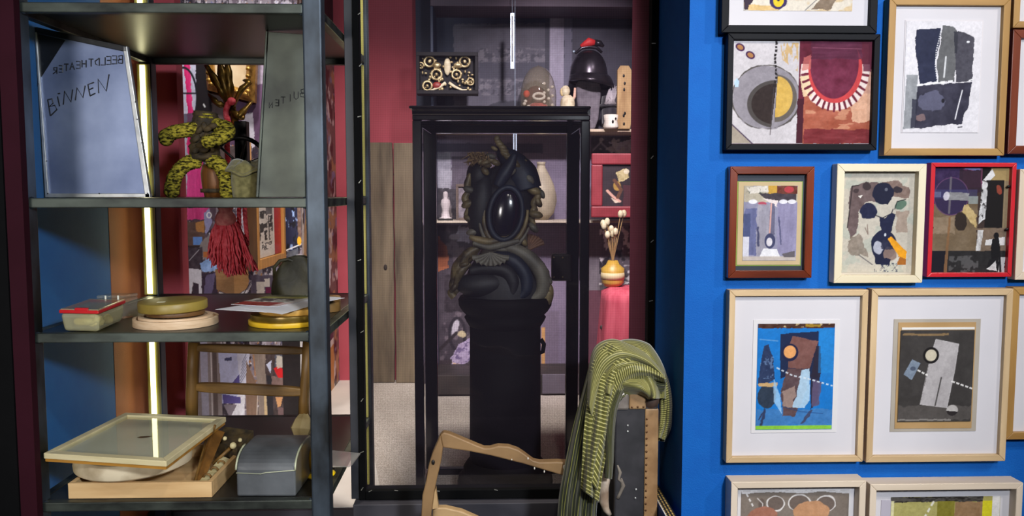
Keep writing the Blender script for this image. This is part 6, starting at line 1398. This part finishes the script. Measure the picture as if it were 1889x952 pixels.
# E: cream frame, dark vase and flowers
r = (1560, 319, 1692, 502); A = Art(*r, (190, 182, 168), 1.0, 45)
A.blot((170, 176, 164), (22, 22), .55, .6); A.poly([(1572, 345), (1600, 338), (1622, 336), (1626, 372), (1600, 374), (1590, 390), (1588, 430), (1576, 438), (1570, 420)], (96, 78, 78), .95, 3, 16, (8, 8)); A.poly([(1622, 338), (1660, 334), (1682, 350), (1680, 368), (1650, 362), (1640, 372)], (116, 94, 86), .9, 3, 20); A.poly([(1574, 436), (1592, 430), (1612, 474), (1580, 470), (1572, 462)], (128, 114, 102), .8, 5, 24); A.poly([(1660, 390), (1682, 388), (1680, 430), (1660, 430)], (150, 130, 116), .8, 4, 14)
A.line([(1576, 344), (1572, 390), (1569, 420)], 1.6, (34, 28, 30)); A.line([(1576, 344), (1588, 342)], 1.6, (34, 28, 30)); A.ell(1604, 344, 8, 7, (52, 42, 46), .9, 0, 3); A.ell(1584, 352, 5, 4, (58, 46, 48), .9, 0, 2); A.poly([(1588, 362), (1596, 360), (1592, 366)], (226, 220, 212)); A.ell(1660, 350, 8, 6, (40, 34, 42), .9, 0, 3)
A.ell(1634, 357, 19, 20, (26, 28, 50), 1, .4, 3); A.poly([(1626, 370), (1650, 366), (1642, 379)], (26, 28, 50), 1, 2); A.ell(1639, 350, 3, 3, (96, 98, 112)); A.ell(1608, 389, 16, 15, (28, 32, 60), 1, .4, 3, .8, 8); A.line([(1620, 397), (1634, 402), (1650, 394), (1653, 386)], 1.6, (30, 28, 40)); A.ell(1667, 378, 12, 8, (88, 112, 96), 1, -.5, 2); A.line([(1656, 386), (1660, 372), (1676, 368)], 1.4, (30, 34, 36))
A.poly([(1627, 400), (1640, 402), (1650, 392), (1658, 396), (1654, 414), (1652, 428), (1632, 426)], (28, 32, 60), 1, 2, 8); A.ell(1638, 452, 24, 28, (26, 30, 56), 1, 0, 2); A.ell(1627, 456, 9, 11, (196, 196, 206), .85, 0, 4); A.ell(1650, 468, 13, 12, (136, 112, 102), .9, 0, 3); A.rect(1634, 444, 1656, 460, (40, 42, 64), .8, 3, 16); A.ell(1640, 433, 2, 3, (200, 204, 212)); A.poly([(1620, 474), (1652, 478), (1650, 490), (1624, 488)], (24, 28, 54), 1, 3)
A.poly([(1645, 440), (1651, 436), (1682, 464), (1680, 480), (1668, 474)], (222, 150, 26), 1, 1, 10); A.poly([(1666, 472), (1681, 478), (1681, 489), (1664, 489)], (160, 96, 34)); A.poly([(1654, 482), (1668, 472), (1662, 488)], (196, 190, 180), .9, 2); A.blot((26, 32, 60), (4, 5), .58, 1, A.pmask([(1622, 486), (1666, 486), (1666, 502), (1622, 502)])); A.line([(1602, 420), (1608, 432), (1606, 414)], 1.4, (120, 100, 90)); A.line([(1592, 470), (1618, 488)], 1.6, (60, 56, 64), .8); A.rect(1560, 489, 1692, 502, (200, 190, 170), .3)
picture('cream_framed_picture', 'cream frame with a painting of a dark vase, round blooms and an orange wedge', 1541.5, 302, 1705.5, 522, 14, .026, None, 'cream_frame', A, r, .016, M('warm_mat', '#c6bcac', rough=.8))
# F: red frame, dark collage
r = (1722, 306, 1866, 503); A = Art(*r, (58, 44, 40), 1.0, 46)
A.rect(1722, 306, 1784, 380, (52, 34, 72), 1, 2, 14); A.rect(1778, 306, 1815, 346, (120, 66, 96), .9, 3, 24); A.poly([(1784, 306), (1812, 306), (1808, 316), (1780, 312)], (120, 124, 176)); A.rect(1770, 314, 1812, 354, (44, 26, 40), .9, 3)
A.rect(1722, 376, 1808, 462, (112, 94, 72), 1, 2, 16, (20, 12)); A.ell(1757, 362, 32, 34, (46, 34, 66), 1, 0, 1); A.ring(1757, 362, 32, 34, 1.4, (96, 62, 98)); A.line([(1755, 328), (1754, 392)], 4, (110, 104, 108), .8); A.rect(1722, 354, 1738, 364, (140, 142, 160), .9); A.rect(1722, 350, 1806, 366, (62, 62, 104), .6); A.poly([(1748, 354), (1790, 356), (1790, 370), (1750, 368)], (134, 132, 134), 1, 1, 20, (8, 3)); A.ell(1748, 362, 6, 8, (206, 200, 208), .9, 0, 2); A.rect(1790, 362, 1808, 376, (140, 146, 142), .9)
A.poly([(1780, 376), (1790, 376), (1808, 398), (1804, 420), (1778, 390)], (196, 170, 116), .9, 3, 30); A.ell(1776, 408, 12, 18, (36, 26, 22), .9, 0, 4); A.rect(1724, 400, 1766, 430, (142, 122, 100), .7, 4, 14); A.rect(1722, 462, 1866, 503, (36, 34, 34), 1, 0, 8); A.rect(1722, 462, 1754, 503, (18, 16, 26)); A.poly([(1754, 400), (1758, 400), (1754, 503), (1748, 503)], (128, 92, 60), .9); A.blot((88, 86, 86), (12, 10), .55, .8, A.pmask([(1758, 472), (1814, 470), (1814, 503), (1758, 503)]))
A.poly([(1830, 306), (1866, 306), (1866, 334), (1824, 334)], (158, 134, 88)); A.poly([(1814, 306), (1832, 306), (1824, 330), (1814, 334)], (18, 16, 16)); A.poly([(1832, 312), (1838, 324), (1826, 336), (1816, 332)], (216, 214, 214)); A.rect(1822, 333, 1856, 420, (20, 16, 16)); A.rect(1856, 334, 1866, 420, (138, 120, 92)); A.ell(1847, 350, 5, 9, (150, 66, 48), .9, -.3, 2)
A.poly([(1814, 334), (1824, 338), (1824, 372), (1822, 404), (1810, 412), (1812, 370)], (196, 194, 194), 1, 2, 40, (4, 8)); A.blot((40, 36, 36), (4, 7), .58, .9, A.pmask([(1812, 336), (1826, 336), (1824, 410), (1810, 412)])); A.rect(1808, 420, 1866, 462, (116, 98, 82), 1, 1, 12); A.poly([(1810, 424), (1820, 424), (1816, 462), (1808, 462)], (190, 186, 184), 1, 1, 40, (4, 6)); A.poly([(1826, 442), (1862, 436), (1862, 452), (1824, 452)], (212, 208, 206))
A.ell(1845, 434, 5, 6, (14, 12, 14)); A.poly([(1838, 440), (1850, 438), (1854, 456), (1850, 480), (1838, 478), (1836, 456)], (18, 16, 18), 1, 1); A.poly([(1834, 478), (1852, 476), (1858, 500), (1828, 500)], (22, 20, 22), 1, 2); A.poly([(1830, 496), (1846, 480), (1848, 500)], (196, 194, 192), 1, 2, 40, (3, 4)); A.rect(1852, 474, 1864, 503, (202, 198, 198), .9, 2); A.line([(1852, 462), (1856, 500)], 4, (20, 18, 20))
o = picture('red_framed_picture', 'thin bright red frame around a dark photo collage with a small standing figure', 1714, 300, 1871, 511, 8, .020, [((1721, 305, 1868, 505), M('white_backing', '#cfcac6', rough=.8))], 'red_frame', A, (1723.5, 307, 1865, 503), .012)
for (x, y) in [(1861, 344), (1720, 362), (1719, 420), (1858, 423), (1767, 503)]:
    p = P(x, y, YW - .0165) - o.location; MB().ell(p, (.004, .0015, .003), 8, 5).build('clip', iron, o, True)
# G: ash, blue jacket picture
r = (1400, 600, 1537, 793); A = Art(*r, (20, 110, 186), 1.0, 47)
A.rect(1400, 600, 1537, 793, (22, 116, 194), 1, 0, 8, (20, 30)); A.rect(1400, 755, 1537, 786, (70, 120, 176), .8, 4, 12); A.poly([(1440, 618), (1508, 614), (1510, 700), (1470, 690), (1442, 700)], (26, 34, 64), .95, 1); A.poly([(1462, 622), (1508, 632), (1500, 660), (1494, 682), (1456, 680), (1456, 640)], (120, 80, 74), 1, 1, 10); A.poly([(1454, 680), (1494, 682), (1490, 720), (1470, 770), (1448, 768), (1444, 720)], (92, 66, 66), .95, 3, 12); A.poly([(1480, 684), (1494, 682), (1496, 740), (1486, 754), (1466, 752), (1474, 720)], (170, 200, 222), .95, 2); A.poly([(1446, 724), (1470, 712), (1466, 752), (1448, 752)], (176, 150, 136), .7, 4)
A.ell(1458, 652, 15, 16, (28, 30, 62)); A.ell(1458, 651, 11, 11.5, (222, 156, 96), 1, 0, 0); A.poly([(1412, 640), (1420, 636), (1428, 660), (1432, 700), (1418, 710), (1402, 712), (1406, 676)], (40, 50, 82), .95, 2, 12); A.blot((120, 150, 190), (5, 6), .6, .6, A.pmask([(1406, 660), (1430, 660), (1430, 700), (1406, 700)])); A.ell(1419, 732, 17, 22, (44, 52, 66), .95, 0, 3, .8, 10); A.poly([(1402, 708), (1438, 706), (1436, 714), (1404, 714)], (206, 166, 110), .95, 1); A.poly([(1430, 700), (1444, 730), (1446, 764), (1432, 740)], (160, 196, 226), .8, 2)
A.poly([(1504, 640), (1512, 640), (1514, 690), (1510, 740), (1498, 756), (1496, 700)], (40, 34, 52), .95, 2); A.poly([(1500, 700), (1516, 706), (1512, 748), (1500, 752)], (92, 80, 110), .9, 2); A.line([(1436, 680), (1464, 694), (1492, 700), (1535, 713)], 2.6, (214, 222, 230), .9, (5, 3.5)); A.line([(1406, 775), (1416, 756), (1410, 786)], 3, (44, 44, 70), .8, None, 3); A.line([(1484, 778), (1500, 758), (1494, 770), (1482, 782)], 3, (60, 56, 80), .8, None, 3); A.line([(1404, 628), (1436, 631)], 2, (120, 160, 206), .7); A.rect(1510, 610, 1537, 690, (40, 136, 206), .5); A.line([(1446, 750), (1480, 760), (1520, 764)], 1.5, (30, 60, 110), .6)
A.rect(1400, 786, 1537, 793, (136, 196, 60)); A.rect(1400, 597, 1537, 608, (70, 42, 30), 1, 1, 24, (10, 3)); A.blot((206, 186, 140), (8, 3), .64, .9, A.pmask([(1400, 600), (1537, 600), (1537, 607), (1400, 607)])); A.rect(1484, 601, 1512, 606, (166, 130, 36), .9, 1)
shc = M('soft_white_sheet', '#dcd8d8', rough=.8)
picture('ash_framed_picture', 'large ash frame with a bright blue picture of trousers and an orange disc', 1342.5, 535, 1597, 853, 11, .026, [((1390, 590, 1549, 800), shc)], 'ash', A, (1398, 597, 1540, 794))
# H: ash, grey trousers picture
r = (1660, 606, 1798, 778); A = Art(*r, (58, 54, 52), 1.0, 48)
A.rect(1660, 606, 1798, 778, (60, 56, 54), 1, 0, 8, (16, 16)); A.rect(1664, 612, 1750, 616, (150, 120, 80), .8, 1); A.rect(1660, 748, 1798, 774, (92, 86, 82), .7, 5, 10)
A.poly([(1726, 623), (1769, 632), (1764, 680), (1752, 752), (1701, 745), (1710, 700), (1718, 650)], (176, 170, 170), 1, 1, 12, (14, 20)); A.line([(1739, 695), (1729, 750)], 2.4, (70, 66, 64)); A.line([(1726, 623), (1769, 632), (1764, 680), (1752, 752), (1701, 745), (1718, 650), (1726, 623)], 1, (206, 200, 200), .8); A.ell(1718, 653, 15, 15.5, (22, 18, 18)); A.ell(1718, 653, 10.5, 11, (196, 186, 164), 1, 0, 0)
A.poly([(1683, 660), (1699, 668), (1684, 699), (1668, 689)], (122, 134, 150), 1, 1, 18); A.ell(1685, 678, 5, 4, (70, 78, 96), .9, 0, 1); A.line([(1695, 681), (1712, 690)], 3, (226, 222, 218), 1, (5, 3)); A.line([(1759, 702), (1798, 716)], 3, (226, 222, 218), 1, (6, 3)); A.ell(1762, 757, 11, 10.5, (186, 180, 176)); A.put(A.emask(1762, 757, 11, 10.5) * A.pmask([(1745, 757), (1780, 760), (1780, 775), (1745, 775)]), (44, 38, 38)); A.rect(1660, 773, 1760, 776, (150, 144, 138), .8, 1)
tanc = M('tan_card', '#ae8a58', '#b89464', .8); grc = M('warm_grey_card', '#a89e90', '#b2a89a', .8); sbm = M('sketch_white', '#e6e2dc', rough=.8)
picture('ash_framed_picture', 'large ash frame with a grey print of pale trousers and a ringed disc', 1603, 533, 1862, 852, 12, .026, [((1649, 589, 1809, 797), grc), ((1657, 595, 1800, 791), tanc), ((1663, 604, 1797, 608), sbm)], 'ash', A, (1661, 609, 1797, 778))
# I: pale deep frame bottom left
r = (1370, 908, 1570, 1120); A = Art(*r, (128, 116, 106), 1.0, 49)
A.rect(1370, 908, 1570, 1120, (128, 116, 106), 1, 0, 8, (16, 16)); A.poly([(1370, 908), (1570, 908), (1570, 914), (1520, 911), (1480, 914), (1420, 910), (1372, 914)], (222, 216, 214), 1, 1.5)
for c, rx, ry in (((1434, 932), 16, 14), ((1478, 932), 20, 16), ((1527, 934), 18, 15)): A.ell(c[0], c[1], rx, ry, (112, 98, 90), 1, 0, 2); A.ring(c[0], c[1], rx, ry, 2.6, (226, 220, 216), .95, 0, 2)
A.ell(1408, 934, 6, 12, (106, 92, 84)); A.line([(1400, 922), (1410, 932), (1410, 940)], 1.6, (220, 212, 208)); A.ell(1411, 957, 28, 20, (166, 112, 92), 1, 0, 3, .8, 8); A.ell(1500, 950, 34, 22, (196, 146, 108), 1, 0, 3, .8, 8); A.ell(1460, 1010, 60, 40, (150, 104, 84), .9, 0, 6); A.line([(1380, 914), (1394, 940)], 3, (226, 220, 216), 1, (6, 4))
picture('pale_framed_picture', 'deep pale frame cut off below, grey-brown painting with white loops', 1346, 888, 1593, 1180, 12, .042, [((1364, 900, 1574, 1130), shc)], 'pale_ash', A, r, .022)
# J: pale deep frame bottom right
r = (1648, 920, 1850, 1120); A = Art(*r, (168, 158, 92), 1.0, 50)
A.rect(1648, 928, 1734, 1120, (172, 164, 100), 1, 0, 8); A.rect(1648, 920, 1818, 930, (60, 56, 52), 1, 2, 50, (6, 2)); A.rect(1734, 929, 1766, 1120, (130, 122, 44), 1, 0, 8); A.rect(1766, 930, 1818, 1120, (150, 118, 84), 1, 2, 12); A.poly([(1648, 920), (1650, 918), (1700, 926), (1648, 928)], (90, 86, 80), .8, 1); A.rect(1818, 929, 1836, 1120, (216, 206, 40)); A.rect(1836, 920, 1850, 1120, (226, 222, 218)); A.line([(1726, 930), (1712, 956), (1700, 990)], 4, (226, 222, 206), 1, (8, 5)); A.rect(1648, 928, 1654, 1120, (222, 216, 170), .9)
lav = M('lavender_strip', '#b8b2be', rough=.8)
picture('pale_framed_picture', 'deep pale frame cut off below, olive and yellow blocks with a dark top stroke', 1600, 892, 1880, 1200, 12, .042, [((1630, 926, 1648, 1120), lav)], 'pale_ash', A, r, .022)
# right edge slivers
picture('oak_framed_picture', 'oak frame cut off at the upper right corner of the wall', 1874, -180, 2090, 52, 12, .026, None, 'oak')
picture('mahogany_framed_picture', 'reddish mahogany frame cut off at the right, beside the oak framed ink collage', 1864, 55, 2080, 284, 15, .026, None, 'mahogany')
picture('pale_framed_picture', 'pale frame cut off at the right, beside the red framed collage', 1877, 312, 2060, 516, 14, .026, None, 'pale_ash')
picture('oak_framed_picture', 'oak frame cut off at the right, beside the ash framed grey trousers', 1862, 530, 2100, 810, 13, .026, None, 'oak')
